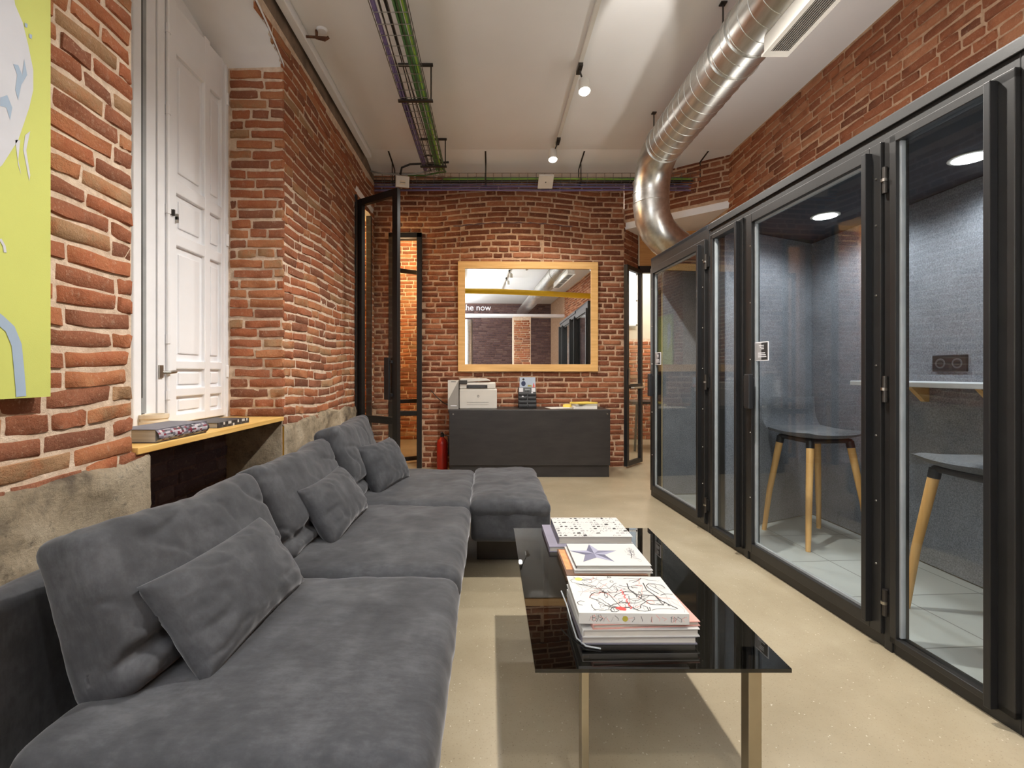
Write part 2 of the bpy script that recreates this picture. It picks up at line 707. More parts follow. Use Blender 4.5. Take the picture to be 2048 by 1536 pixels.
def cutsL(z):
    s = [(-5.5, 5.86)]
    if z < 3.26:
        s = sub(s, WY0, WY1) if z > 0.83 else sub(s, 1.97, WY1)
    elif z < 3.44:
        s = sub(s, 2.565 - half(z), 2.565 + half(z))
    if z < 3.05:
        s = sub(s, DY0, DY1)
    return s


cutsLb = lambda z: [(max(p, -0.6), q) for p, q in cutsL(z) if q > -0.6]
mb = MB()
rows = rowlist(0.79, 3.50, 0.068)
wav = lambda u, z: 0.012 * math.sin(u * 2.3 + z * 1.7) + 0.010 * math.sin(u * 5.1 - z * 3)
lay_bricks(mb, PL, rows, cutsLb, 'brick_left', rng, 0.275, 0.068, 0.011, 0.006, wav, 1.35)
lay_mortar(mb, PL, 0.80, 3.50, cutsL, 'mortar_left')
lay_mortar(mb, PL, 3.50, TOP, cutsL, 'old_plaster', 0.08, 0.0)
# rough stone footing, a displaced grid
for (p, q) in ((-5.5, -0.6), (-0.6, 1.97), (WY1, DY0)):
    nu, nz = max(2, int((q - p) / 0.022)) if p > -1 else 8, 40
    vs, fs = [], []
    for i in range(nu + 1):
        for j in range(nz + 1):
            u = p + (q - p) * i / nu
            tp = 0.835 + 0.035 * noise.noise(Vector((u * 4, 1.3, 0)))
            z = tp * j / nz
            n = 0.02 + 0.028 * noise.fractal(Vector((u * 5, z * 5, 3)), 0.9, 2, 5)
            if j == nz:
                n = -0.004
            if i in (0, nu):
                n = min(n, 0.012)
            vs.append(PL(u, z, n))
    for i in range(nu):
        for j in range(nz):
            k = i * (nz + 1) + j
            fs.append((k, k + nz + 1, k + nz + 2, k + 1))
    mb.add(vs, fs, 'stone')
# the window recess: jambs, dark brick niche below the sill, white curved soffit
PJ = lambda u, z, n: (LX - u, WY1 - n, z)
lay_bricks(mb, PJ, rowlist(0.86, 3.26, 0.068), lambda z: [(-0.012, 0.36)], 'brick_left', rng, 0.27, 0.068, 0.012, 0.009, None, 1.3)
lay_mortar(mb, PJ, 0.0, 3.3, lambda z: [(0, 0.42)], 'mortar_left')
PS = lambda u, z, n: (LX - u, WY1 - n - 0.02, z)
vs, fs = [], []
for i in range(13):
    for j in range(25):
        u, z = 0.40 * i / 12, 0.86 * j / 24
        vs.append(PJ(u, z, 0.014 + 0.02 * noise.fractal(Vector((u * 6, z * 6, 8)), 0.9, 2, 5)))
for i in range(12):
    for j in range(24):
        k = i * 25 + j
        fs.append((k, k + 25, k + 26, k + 1))
mb.add(vs, fs, 'stone')
PN = lambda u, z, n: (LX - u, WY0 + n, z)
lay_mortar(mb, PN, 0.83, 3.3, lambda z: [(0, 0.42)], 'mortar_left')
PN2 = lambda u, z, n: (LX - u, 1.97 + n, z)
lay_mortar(mb, PN2, 0.0, 0.83, lambda z: [(0, 0.42)], 'stone')
PB = lambda u, z, n: (RECX + 0.02 + n, u, z)
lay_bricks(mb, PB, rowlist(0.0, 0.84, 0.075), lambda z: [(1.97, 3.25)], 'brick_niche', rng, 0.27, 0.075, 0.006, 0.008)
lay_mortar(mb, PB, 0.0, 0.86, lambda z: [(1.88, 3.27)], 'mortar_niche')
n = 20
for i in range(n):
    ua, ub = WY0 + (WY1 - WY0) * i / n, WY0 + (WY1 - WY0) * (i + 1) / n
    za, zb = (3.44 - 0.18 * ((u - 2.565) / 0.685) ** 2 for u in (ua, ub))
    mb.quad((LX + 0.004, ua, za), (LX + 0.004, ub, zb), (RECX - 0.05, ub, zb - 0.012), (RECX - 0.05, ua, za - 0.012), 'white_plaster')
    mb.quad((LX + 0.012, ua, za - 0.006), (LX + 0.012, ub, zb - 0.006), (LX + 0.012, ub, zb + 0.02), (LX + 0.012, ua, za + 0.02), 'white_plaster')
# passage reveals
mb.quad((LX, DY0, 0), (LX - 0.4, DY0, 0), (LX - 0.4, DY0, 3.05), (LX, DY0, 3.05), 'mortar_left')
mb.quad((LX, DY1, 0), (LX - 0.4, DY1, 0), (LX - 0.4, DY1, 3.05), (LX, DY1, 3.05), 'mortar_left')
mb.quad((LX, DY0, 3.05), (LX - 0.4, DY0, 3.05), (LX - 0.4, DY1, 3.05), (LX, DY1, 3.05), 'white_plaster')
mb.quad((LX - 0.005, DY0, 3.05), (LX - 0.005, DY1, 3.05), (LX + 0.02, DY1, 3.13), (LX + 0.02, DY0, 3.13), 'white_plaster')
PJ2 = lambda u, z, n: (LX - u, DY1 - n, z)
lay_bricks(mb, PJ2, rowlist(0.0, 3.0, 0.068), lambda z: [(0.0, 0.4)], 'brick_left', rng)
# outer skin and small lit passage room behind
mb.quad((-3.2, DY0 - 0.6, 0), (-3.2, BY, 0), (-3.2, BY, TOP), (-3.2, DY0 - 0.6, TOP), 'ochre_wall')
mb.quad((-3.2, DY0 - 0.6, 0), (LX - 0.4, DY0 - 0.6, 0), (LX - 0.4, DY0 - 0.6, TOP), (-3.2, DY0 - 0.6, TOP), 'ochre_wall')
mb.quad((-3.2, BY, 0), (LX, BY, 0), (LX, BY, TOP), (-3.2, BY, TOP), 'ochre_wall')
mb.quad((-3.2, DY0 - 0.6, TOP), (LX, DY0 - 0.6, TOP), (LX, BY, TOP), (-3.2, BY, TOP), 'ochre_wall')
struct(mb.build('wall_left', smooth=True, angle=60))

# ---- back wall (very slightly skewed), with a doorway at its left
SK = 0.023
PK = lambda u, z, n: (u + SK * n, BY + SK * u - n, z)
GX0, GX1, GZ = -1.24, -0.835, 2.88
arch = lambda u, z: (0.075 * math.cos(min(PI / 2, abs(u - 0.30) / 0.95 * PI / 2)) if z > 2.93 else 0.0)


arch2 = lambda u, z: 0.075 * math.cos(min(PI / 2, abs(u - 0.30) / 0.95 * PI / 2)) * max(0.0, min(1.0, (z - 2.4) / 0.53))


def cutsB(z):
    s = [(LX - 0.02, 1.66)]
    if z < GZ:
        s = sub(s, GX0, GX1)
    return s


mb = MB()
lay_bricks(mb, PK, rowlist(0.0, 2.96, 0.0655), cutsB, 'brick_back', rng, 0.25, 0.0655, 0.014, 0.008, arch2, 0.8, [(-0.36, 2.4, 2.93), (0.665, 1.0, 2.93)])
lay_bricks(mb, PK, rowlist(2.95, 3.62, 0.0655), cutsB, 'brick_back', rng, 0.25, 0.0655, 0.014, 0.008, arch, 0.8)
lay_mortar(mb, PK, 0.0, TOP, cutsB, 'mortar_back')
# dark ragged crack of the old relieving arch
pts = [PK(u, 2.94 + arch(u, 3) + 0.006 * math.sin(u * 40), 0.004) for u in [-0.45 + 0.05 * i for i in range(31)]]
mb.ribbon(pts, 0.016, (0, -1, 0), 'brick_niche')
lay_mortar(mb, lambda u, z, n: PK(u, z, -0.22), 0.0, TOP, cutsB, 'beige_plaster', 0.2)
for gx in (GX0, GX1, 1.66):
    zt = GZ if gx < 1 else TOP
    mb.quad(PK(gx, 0, 0), PK(gx, 0, -0.22), PK(gx, zt, -0.22), PK(gx, zt, 0), 'mortar_back')
mb.quad(PK(GX0, GZ, 0), PK(GX1, GZ, 0), PK(GX1, GZ, -0.22), PK(GX0, GZ, -0.22), 'mortar_back')
# angled brick header over the passage at the right, and the splayed brick return beside it
A0, A1 = Vector((1.67, 5.91)), Vector((2.74, 5.40))
AL = (A1 - A0).length
AD = (A1 - A0).normalized()
AN = Vector((AD.y, -AD.x))
if AN.y > 0:
    AN = -AN
PH = lambda u, z, n: (A0.x + AD.x * u + AN.x * n, A0.y + AD.y * u + AN.y * n, z)
hb = lambda u: 3.05 + 0.10 * u / AL
hz = lambda u, z: hb(u) - hb(0)
lay_bricks(mb, PH, rowlist(3.06, 3.62, 0.0655), lambda z: [(0, AL)], 'brick_back', rng, 0.25, 0.0655, 0.014, 0.008, hz, 0.9)
mb.quad(PH(0, hb(0) - 0.02, 0), PH(AL, hb(AL) - 0.02, 0), PH(AL, TOP, 0), PH(0, TOP, 0), 'mortar_back')
R0, R1 = Vector((1.66, 5.89)), Vector((1.95, 6.24))
RD = (R1 - R0).normalized()
RN = Vector((RD.y, -RD.x))
PR = lambda u, z, n: (R0.x + RD.x * u + RN.x * n, R0.y + RD.y * u + RN.y * n, z)
RL = (R1 - R0).length
lay_bricks(mb, PR, rowlist(2.52, 3.1, 0.0655), lambda z: [(0, RL)], 'brick_back', rng, 0.25, 0.0655, 0.008, 0.008)
mb.quad(PR(0, 2.5, 0), PR(RL, 2.5, 0), PR(RL, 3.2, 0), PR(0, 3.2, 0), 'mortar_back')
struct(mb.build('wall_back', smooth=True, angle=60))

# ---- right wall
PRW = lambda u, z, n: (RX - n, u, z)
mb = MB()
lay_bricks(mb, PRW, rowlist(2.12, 3.64, 0.066), lambda z: [(-3.0, 5.45)], 'brick_right', rng, 0.26, 0.066, 0.010, 0.010,
           lambda u, z: 0.012 * math.sin(u * 1.9), 1.2)
mb.quad((RX, -5.5, 0), (RX, 6.4, 0), (RX, 6.4, TOP), (RX, -5.5, TOP), 'mortar_right')
struct(mb.build('wall_right', smooth=True, angle=60))

# ---- wall behind the photographer (seen in the mirror), brick pier and beam there
FY = -5.5
PF = lambda u, z, n: (u, FY + n, z)
mb = MB()
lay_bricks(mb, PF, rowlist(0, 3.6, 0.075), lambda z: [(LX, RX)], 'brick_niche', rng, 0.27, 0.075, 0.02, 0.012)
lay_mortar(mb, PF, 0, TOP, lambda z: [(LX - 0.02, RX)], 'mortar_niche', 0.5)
PP = lambda u, z, n: (u, -3.0 + n, z)
lay_bricks(mb, PP, rowlist(0, 2.85, 0.068), lambda z: [(1.15, 1.65)], 'brick_left', rng)
lay_mortar(mb, PP, 0, 2.9, lambda z: [(1.13, 1.67)], 'mortar_left', 0.2)
mb.box(1.13, 1.67, -3.4, -3.005, 0, 2.9, 'mortar_left')
mb.box(LX, RX, -3.4, -3.02, 2.9, 2.98, 'white_paint')
struct(mb.build('wall_front', smooth=True, angle=60))

# ---- rooms behind the back wall
mb = MB()
PQ = lambda u, z, n: (u, 8.3 - n, z)
lay_bricks(mb, PQ, rowlist(0, 1.75, 0.066), lambda z: [(1.5, 4.5)], 'brick_left', rng)
lay_bricks(mb, PQ, rowlist(0, 3.6, 0.066), lambda z: [(-2.6, 0.2)], 'brick_left', rng)
lay_mortar(mb, PQ, 0, TOP, lambda z: [(-3.2, 1.4)], 'mortar_left', 0.3)
lay_mortar(mb, PQ, 0, 1.76, lambda z: [(1.4, 4.6)], 'mortar_left', 0.3)
lay_mortar(mb, PQ, 1.76, TOP, lambda z: [(1.4, 4.6)], 'beige_plaster', 0.3)
mb.quad((-3.2, 6.0, 0), (-3.2, 8.3, 0), (-3.2, 8.3, TOP), (-3.2, 6.0, TOP), 'ochre_wall')
mb.quad((4.6, 5.3, 0), (4.6, 8.3, 0), (4.6, 8.3, TOP), (4.6, 5.3, TOP), 'beige_plaster')
mb.quad((RX + 0.01, 6.4, 0), (4.6, 6.4, 0), (4.6, 6.4, TOP), (RX + 0.01, 6.4, TOP), 'beige_plaster')
mb.box(0.6, 0.7, 6.15, 8.3, 0, TOP, 'beige_plaster')
struct(mb.build('wall_back_room', smooth=True, angle=60))

# ---- ceiling and floor
mb = MB()
ys = [-5.6 + 0.2 * i for i in range(55)] + [5.35]
ys = [y for y in ys if y < 5.3] + [5.3, 5.5, 5.75, 6.05]
zc = {5.5: 3.63, 5.75: 3.58, 6.05: 3.56}
for i in range(len(ys) - 1):
    za, zb = zc.get(ys[i], TOP), zc.get(ys[i + 1], TOP)
    mb.quad((LX - 0.05, ys[i], za), (RX + 0.05, ys[i], za), (RX + 0.05, ys[i + 1], zb), (LX - 0.05, ys[i + 1], zb), 'ceiling')
mb.quad((-3.3, 6.05, 3.56), (4.7, 6.05, 3.56), (4.7, 8.4, 3.56), (-3.3, 8.4, 3.56), 'ceiling')
struct(mb.build('ceiling'))
mb = MB()
mb.quad((-3.3, -5.6, 0), (4.7, -5.6, 0), (4.7, 8.4, 0), (-3.3, 8.4, 0), 'floor')
struct(mb.build('floor'))

# white conduit in the angle between the left wall and the ceiling
mb = MB()
mb.box(-1.395, -1.335, -1.0, 5.35, 3.585, 3.655, 'white_plaster')
struct(mb.build('trim_1', bevel=0.006))
# white lintel slab under the angled header
mb = MB()
q = [(1.66, 5.93), (2.73, 5.42), (2.73, 6.3), (1.66, 6.3)]
lo = lambda x: 2.95 + 0.10 * (x - 1.66) / 1.07
vs = [(x, y, lo(x) + (0.0 if k < 2 else -0.02)) for k, (x, y) in enumerate(q)] + [(x, y, lo(x) + 0.09) for x, y in q]
mb.add(vs, [(0, 3, 2, 1), (4, 5, 6, 7), (0, 1, 5, 4), (1, 2, 6, 5), (2, 3, 7, 6), (3, 0, 4, 7)], 'white_plaster')
struct(mb.build('trim_2'))
# plywood infill and black lintel over the far right passage
mb = MB()
mb.box(1.95, RX, 6.22, 6.25, 2.56, 3.06, 'plywood')
mb.box(1.935, 1.95, 6.19, 6.25, 2.50, 3.06, 'cream')
mb.box(2.305, 2.32, 6.21, 6.22, 2.56, 3.06, 'cream')
mb.box(1.93, RX, 6.19, 6.25, 2.47, 2.56, 'black_frame')
struct(mb.build('trim_3'))
# dark cap beam over the far booth is part of the booth; small hook in the ceiling
mb = MB()
mb.tube([(-1.26, 3.45, 3.655), (-1.26, 3.45, 3.60), (-1.20, 3.45, 3.585), (-1.17, 3.45, 3.605)], 0.011, 'rust', 7)
mb.tube([(-1.34, 3.45, 3.61), (-1.18, 3.45, 3.60)], 0.009, 'rust', 7)
mb.lathe([(0.04, 0), (0.03, -0.014)], (-1.22, 3.45, 3.66), 'white_plaster', 14)
tag(mb.build('ceiling_hook', smooth=True), 'rusty iron hook sticking out of the ceiling near the left brick wall', 'hook')

# ------------------------------------------------------------------ window and shutter
win = struct(thing('window_1', 'white painted window with a closed panelled inner shutter in the brick recess', 'window', (RECX, 1.9, 0.86)))
ox, oy, oz = RECX, 1.9, 0.86
L = lambda p: (p[0] - ox, p[1] - oy, p[2] - oz)


def wbox(name, x0, x1, y0, y1, z0, z1, m, bevel=0.004, parent=win):
    b = MB()
    b.box(x0 - ox, x1 - ox, y0 - oy, y1 - oy, z0 - oz, z1 - oz, m)
    return b.build(name, parent, bevel)


wbox('frame', -1.90, -1.84, 1.86, 3.30, 0.86, 3.5, 'white_paint')
fx = -1.80
b = MB()
for y0, y1, xo in ((2.36, 2.415, 0.03), (2.46, 2.545, 0.012), (2.553, 2.61, 0.016), (2.612, 2.66, -0.004)):
    b.box(-1.86 - ox, fx + xo - ox, y0 - oy, y1 - oy, 0, 2.5, 'white_paint')
b.box(-1.86 - ox, -1.83 - ox, 2.42 - oy, 2.50 - oy, 0.0, 0.22, 'white_paint')
b.build('casement_stile', win, 0.006)
b = MB()
b.box(-1.845 - ox, -1.835 - ox, 1.95 - oy, 2.40 - oy, 0.2, 2.4, 'clear_glass')
b.build('pane', win)
b = MB()
b.box(-1.838 - ox, -1.776 - ox, 2.414 - oy, 2.428 - oy, 0.18, 2.5, 'black_frame')
b.box(-1.838 - ox, -1.780 - ox, 2.428 - oy, 2.46 - oy, 0.1, 2.5, 'seal')
b.build('gasket', win)
# panelled shutter: rails and stiles round sunk panels
sh = MB()
sy0, sy1 = 2.655, 3.245
X0, X1 = -1.84, -1.80
cols = [(2.655, 2.73), (3.00, 3.06), (3.185, 3.245)]
for y0, y1 in cols:
    sh.box(X0 - ox, X1 - ox, y0 - oy, y1 - oy, 0.02, 2.44, 'shutter_paint')
panels = [(1.07, 1.20), (1.22, 1.93), (1.97, 2.22), (2.27, 3.02)]
zr = [0.88, 1.05, 1.205, 1.95, 2.235, 3.04, 3.31]
for za, zb in ((0.88, 0.93), (1.03, 1.08), (1.19, 1.24), (1.90, 1.97), (2.20, 2.28), (3.0, 3.28)):
    sh.box(X0 - ox, X1 - 0.001 - ox, sy0 - oy, sy1 - oy, za - oz, zb - oz, 'shutter_paint')
sh.box(X0 - 0.01 - ox, X1 - 0.022 - ox, sy0 - oy, sy1 - oy, 0.02, 2.42, 'shutter_paint')
for za, zb in ((0.95, 1.01), (1.10, 1.17), (1.28, 1.86), (2.01, 2.17), (2.33, 2.95)):
    for ya, yb in ((2.77, 2.965), (3.085, 3.165)):
        sh.box(X0 - ox, X1 - 0.012 - ox, ya - oy, yb - oy, za - oz, zb - oz, 'shutter_paint')
sh.build('shutter', win, 0.006)
b = MB()
b.tube([(-1.785 - ox, 2.632 - oy, 0.05), (-1.785 - ox, 2.632 - oy, 2.46)], 0.011, 'white_paint', 10)
for z in (1.02, 1.33, 2.05, 2.60, 3.05):
    b.tube([(-1.785 - ox, 2.632 - oy, z - oz), (-1.785 - ox, 2.632 - oy, z + 0.05 - oz)], 0.016, 'white_paint', 10)
b.build('bolt_rod', win, smooth=True)
b = MB()
b.tube([(-1.79 - ox, 2.57 - oy, 1.17 - oz), (-1.765 - ox, 2.62 - oy, 1.17 - oz), (-1.765 - ox, 2.67 - oy, 1.175 - oz)], 0.010, 'steel', 8)
b.box(-1.80 - ox, -1.775 - ox, 2.555 - oy, 2.585 - oy, 1.14 - oz, 1.21 - oz, 'steel')
b.build('latch', win, 0.002)
for k, (y, z) in enumerate(((2.565, 2.14), (2.66, 2.07), (2.69, 2.075), (2.72, 2.06), (2.72, 2.045))):
    b = MB()
    b.box(-1.80 - ox, -1.785 - ox, y - 0.006 - oy, y + 0.006 - oy, z - 0.018 - oz, z + 0.018 - oz, 'dark_metal' if k < 3 else 'steel')
    b.build('keyhole', win, 0.002)
b = MB()
for z in (1.14, 2.03, 2.99):
    b.tube([(-1.79 - ox, 3.235 - oy, z - oz), (-1.79 - ox, 3.235 - oy, z + 0.08 - oz)], 0.011, 'white_paint', 8)
b.build('hinge', win, smooth=True)
wbox('surround', -1.85, -1.79, 3.225, 3.262, 0.86, 3.32, 'white_plaster')
wbox('daylight_pane', -1.97, -1.96, 1.86, 2.52, 0.9, 3.4, 'daylight', 0)

mb = MB()
mb.prism([(RECX + 0.005, 1.89, 0.842), (-1.40, 1.89, 0.842), (-1.405, 3.24, 0.842), (RECX + 0.005, 3.24, 0.842)], (0, 0, 0.028), 'sill_wood')
sill = struct(mb.build('trim_4', bevel=0.003))
SZ = 0.87

# things on the sill


def book_mesh(w, d, t, cover, pages, spine=None, inset=0.004):
    """closed book lying flat: x width, y depth, spine on the -x side"""
    b = MB()
    c = 0.003
    b.box(0, w, 0, d, 0, c, cover)
    b.box(0, w, 0, d, t - c, t, cover)
    b.box(0, 0.004, 0, d, 0, t, spine or cover)
    b.box(0.003, w - inset, inset, d - inset, c, t - c, pages)
    return b


bk = thing('art_book', 'thick book with red, grey and white patterned spine at the near end of the sill', 'book', (-1.60, 2.01, SZ), 0)
b = MB()
b.box(0, 0.185, 0, 0.36, 0.055, 0.059, 'grey_cover')
b.box(0, 0.185, 0, 0.36, 0, 0.004, 'dark_cover')
b.build('cover', bk, 0.001)
b = MB()
b.box(0.003, 0.18, 0.005, 0.355, 0.004, 0.055, 'pages')
b.build('pages', bk)
b = MB()
n = 8
prof = [(0.178 + 0.022 * math.sin(PI * i / n) ** 0.8, 0.0 + 0.059 * i / n) for i in range(n + 1)]
r2 = random.Random(3)
for k in range(24):
    y0, y1 = 0.36 * k / 24, 0.36 * (k + 1) / 24
    for i in range(n):
        m = r2.choice(['book_red', 'book_grey', 'book_grey', 'white_cover', 'grey_cover', 'dark_cover', 'book_grey', 'slate_cover'])
        if k > 22:
            m = 'dark_cover'
        (xa, za), (xb, zb) = prof[i], prof[i + 1]
        b.add([(xa, y0, za), (xa, y1, za), (xb, y1, zb), (xb, y0, zb)], [(0, 1, 2, 3)], m)
b.build('spine', bk)
bk = thing('art_book', 'thin dark book with black and white spine at the far end of the sill', 'book', (-1.66, 2.56, SZ), -0.04)
b = MB()
b.box(0, 0.20, 0, 0.30, 0.026, 0.029, 'dark_cover')
b.box(0, 0.20, 0, 0.30, 0, 0.003, 'dark_cover')
b.build('cover', bk, 0.001)
b = MB()
b.box(0.003, 0.194, 0.005, 0.295, 0.003, 0.026, 'pages')
b.build('pages', bk)
b = MB()
for k in range(20):
    m = r2.choice(['ink_black', 'ink_black', 'white_cover', 'dark_cover'])
    b.box(0.194, 0.201, 0.30 * k / 20, 0.30 * (k + 1) / 20, 0, 0.0145, m)
    m = r2.choice(['ink_black', 'ink_black', 'white_cover', 'dark_cover'])
    b.box(0.194, 0.201, 0.30 * k / 20, 0.30 * (k + 1) / 20, 0.0145, 0.029, m)
b.build('spine', bk)
mb = MB()
mb.lathe([(0.062, 0), (0.068, 0.01), (0.068, 0.05), (0.064, 0.052), (0.062, 0.06), (0.068, 0.066), (0.068, 0.085), (0.05, 0.085), (0.05, 0.07)], (0, 0, 0), 'cream', 28)
o = tag(mb.build('round_tin', smooth=True), 'low cream round tin standing behind the books on the sill', 'tin')
o.location = (-1.735, 2.45, SZ)

# ------------------------------------------------------------------ painting
mb = MB()
PX = LX + 0.050
mb.box(LX + 0.016, PX, 0.52, 1.481, 1.095, 2.46, 'canvas_yellow')


def onp(px, py):
    p = on_x(px, py, PX)
    return (PX + 0.0008, p.y, p.z)


def patch(pts, m, w=None):
    P3 = [onp(*p) for p in pts]
    if w:
        mb.ribbon(P3, w, (1, 0, 0), m)
    else:
        mb.poly(P3, m)


patch([(-60, -60), (22, -40), (30, 10), (45, 45), (56, 90), (66, 140), (66, 180), (58, 215), (48, 245), (36, 280), (20, 305), (4, 330), (-20, 350), (-60, 380)], 'canvas_white')
patch([(30, 280), (36, 330), (42, 350), (36, 320), (40, 280)], 'canvas_white')
patch([(50, 270), (46, 300), (52, 330), (58, 362), (60, 350), (55, 320), (52, 300), (60, 262)], 'canvas_white')
PX += 0.0006
patch([(26, 128), (34, 150), (30, 180), (36, 200), (42, 170), (54, 150), (48, 118), (44, 150), (36, 130)], 'canvas_blue')
patch([(0, 195), (14, 190), (24, 215), (20, 240), (12, 215), (0, 212)], 'canvas_blue')
patch([(-40, 610), (0, 640), (20, 658), (33, 690), (37, 730), (41, 775), (42, 793)], 'canvas_blue', 0.030)
patch([(0, 478), (8, 492), (10, 505)], 'canvas_white', 0.008)
for sx, sy in ((52, 50), (61, 72)):
    patch([(sx - 3, sy - 5), (sx + 3, sy - 2), (sx + 2, sy + 6), (sx - 3, sy + 3)], 'canvas_blue')
tag(mb.build('canvas_painting'), 'tall lime yellow canvas with white and pale blue shapes on the left brick wall', 'painting')

# ------------------------------------------------------------------ sofa


def soft_box(w, d, h, r, crown=0.0, amp=0.006, seed=0, n=(40, 40, 8), wr=0.0, droop=0.0):
    """rounded upholstery block, centred in x and y, z from 0 to h"""
    hx, hy, hz_ = w / 2, d / 2, h / 2

    def st(hf, k):
        rr = min(r, hf * 0.98)
        a = [-hf + rr * (1 - math.cos(PI / 2 * i / 4)) for i in range(4)]
        inner = [-hf + rr + (2 * hf - 2 * rr) * i / k for i in range(k + 1)]
        return a + inner + [-x for x in a[::-1]]
    sx, sy, sz = st(hx, n[0]), st(hy, n[1]), st(hz_, n[2])
    rr = min(r, hz_ * 0.98)
    idx, vs, fs = {}, [], []

    def V(i, j, k):
        if (i, j, k) in idx:
            return idx[(i, j, k)]
        p = Vector((sx[i], sy[j], sz[k]))
        q_ = Vector((max(-(hx - rr), min(hx - rr, p.x)), max(-(hy - rr), min(hy - rr, p.y)), max(-(hz_ - rr), min(hz_ - rr, p.z))))
        dlt = p - q_
        if dlt.length > 1e-7:
            p = q_ + dlt.normalized() * rr
        u, v_ = p.x / hx, p.y / hy
        s_ = (1 - u * u) * (1 - v_ * v_)
        if p.z > 0:
            p.z += crown * max(0, s_) ** 0.6 * (p.z / hz_)
        nn = dlt.normalized() if dlt.length > 1e-7 else Vector((0, 0, 1 if p.z > 0 else -1))
        e = noise.fractal(Vector((p.x * 5 + seed, p.y * 5, p.z * 5)), 0.8, 2, 4)
        p += nn * amp * e
        if wr:
            ang = math.atan2(v_, u)
            rad = max(abs(u), abs(v_))
            p += nn * wr * rad ** 4 * math.sin(ang * 22 + 4 * e + seed)
        idx[(i, j, k)] = len(vs)
        vs.append(tuple(p + Vector((0, 0, hz_))))
        return idx[(i, j, k)]
    I, J, K = len(sx) - 1, len(sy) - 1, len(sz) - 1
    for i in range(I):
        for j in range(J):
            fs.append((V(i, j, K), V(i + 1, j, K), V(i + 1, j + 1, K), V(i, j + 1, K)))
            fs.append((V(i, j, 0), V(i, j + 1, 0), V(i + 1, j + 1, 0), V(i + 1, j, 0)))
    for i in range(I):
        for k in range(K):
            fs.append((V(i, 0, k), V(i + 1, 0, k), V(i + 1, 0, k + 1), V(i, 0, k + 1)))
            fs.append((V(i, J, k), V(i, J, k + 1), V(i + 1, J, k + 1), V(i + 1, J, k)))
    for j in range(J):
        for k in range(K):
            fs.append((V(0, j, k), V(0, j, k + 1), V(0, j + 1, k + 1), V(0, j + 1, k)))
            fs.append((V(I, j, k), V(I, j + 1, k), V(I, j + 1, k + 1), V(I, j, k + 1)))
    b = MB()
    b.add(vs, fs, 'suede')
    return b


def pillow(w, h, t, seed=0, n=36, pin=0.07, folds=0.006):
    """knife-edge cushion: x width, y thickness, z height, centred"""
    vs, fs = [], []
    g = {}
    for sgn in (1, -1):
        for i in range(n + 1):
            for j in range(n + 1):
                u, v_ = -1 + 2 * i / n, -1 + 2 * j / n
                u, v_ = math.sin(u * PI / 2) * 0.35 + u * 0.65, math.sin(v_ * PI / 2) * 0.35 + v_ * 0.65
                edge = i in (0, n) or j in (0, n)
                if edge and (i, j) in g and sgn == -1:
                    g[(i, j, -1)] = g[(i, j)]
                    continue
                x = w / 2 * u * (1 - pin * (1 - v_ * v_))
                z = h / 2 * v_ * (1 - pin * 1.2 * (1 - u * u))
                th = t / 2 * (max(0, 1 - u ** 4) * max(0, 1 - v_ ** 4)) ** 0.55
                ang = math.atan2(v_ * 0.7, u)
                rad = min(1, math.hypot(u, v_))
                e = noise.fractal(Vector((x * 7 + seed, z * 7, sgn * 2.0 + seed)), 0.8, 2, 4)
                f = 0 if edge else (folds * rad ** 3 * (1 - rad ** 6) * math.sin(ang * 15 + seed * 3 + e * 3) + 0.0045 * e * (1 - max(abs(u), abs(v_)) ** 4))
                cr = abs(noise.noise(Vector((x * 5 + z * 4 + seed, z * 9 - x * 4, seed * 2.3 + sgn))))
                f -= 0.007 * max(0.0, 1 - cr / 0.15) ** 2 * (0 if edge else min(1, rad * 1.3))
                y = sgn * (th + f)
                g[(i, j, sgn)] = len(vs)
                if edge:
                    g[(i, j)] = len(vs)
                    y = 0.012 * noise.noise(Vector((x * 6, z * 6, seed)))
                vs.append((x, y, z))
    for sgn in (1, -1):
        for i in range(n):
            for j in range(n):
                q_ = [g[(i, j, sgn)], g[(i + 1, j, sgn)], g[(i + 1, j + 1, sgn)], g[(i, j + 1, sgn)]]
                fs.append(tuple(q_ if sgn > 0 else q_[::-1]))
    b = MB()
    b.add(vs, fs, 'suede')
    return b


SX0, SX1 = -1.10, -0.115        # back and front of the seats
SEAT = 0.425
specs = [(0.90, 1.75, 'near', 'charcoal suede sofa section nearest the camera with rumpled seat cushion'),
         (1.757, 2.665, 'mid', 'charcoal suede middle sofa section between the near and corner sections'),
         (2.672, 3.665, 'far', 'charcoal suede corner sofa section beside the ottoman')]
for k, (y0, y1, _, lab) in enumerate(specs):
    s = thing('sofa_section', lab, 'sofa', ((SX0 + SX1) / 2, (y0 + y1) / 2, 0), 0, 'modular sofa sections along the left wall')
    w, d = SX1 - SX0, y1 - y0
    b = soft_box(w - 0.16, d - 0.012, 0.18, 0.03, 0, 0.002, 7 + k, (12, 12, 4))
    o = b.build('base', s, smooth='all')
    o.location = (0.07, 0, 0.20)
    b = soft_box(w - 0.14, d + 0.003, 0.135, 0.058, 0.020, 0.006, 3 + 5 * k, (60, 56, 3), 0.001)
    o = b.build('seat_cushion', s, smooth='all')
    o.location = (0.079, 0, SEAT - 0.135 + 0.004)
    b = soft_box(0.10, d, 0.46, 0.04, 0, 0.006, 2 + k, (4, 20, 12))
    o = b.build('backrest', s, smooth='all')
    o.location = (-w / 2 - 0.055, 0, 0.20)
    for sx in (-1, 1):
        for sy in (-1, 1):
            b = MB()
            b.lathe([(0.014, 0), (0.02, 0.2)], (sx * (w / 2 - 0.1), sy * (d / 2 - 0.1), 0.0), 'dark_metal', 12)
            b.build('leg', s, smooth=True)
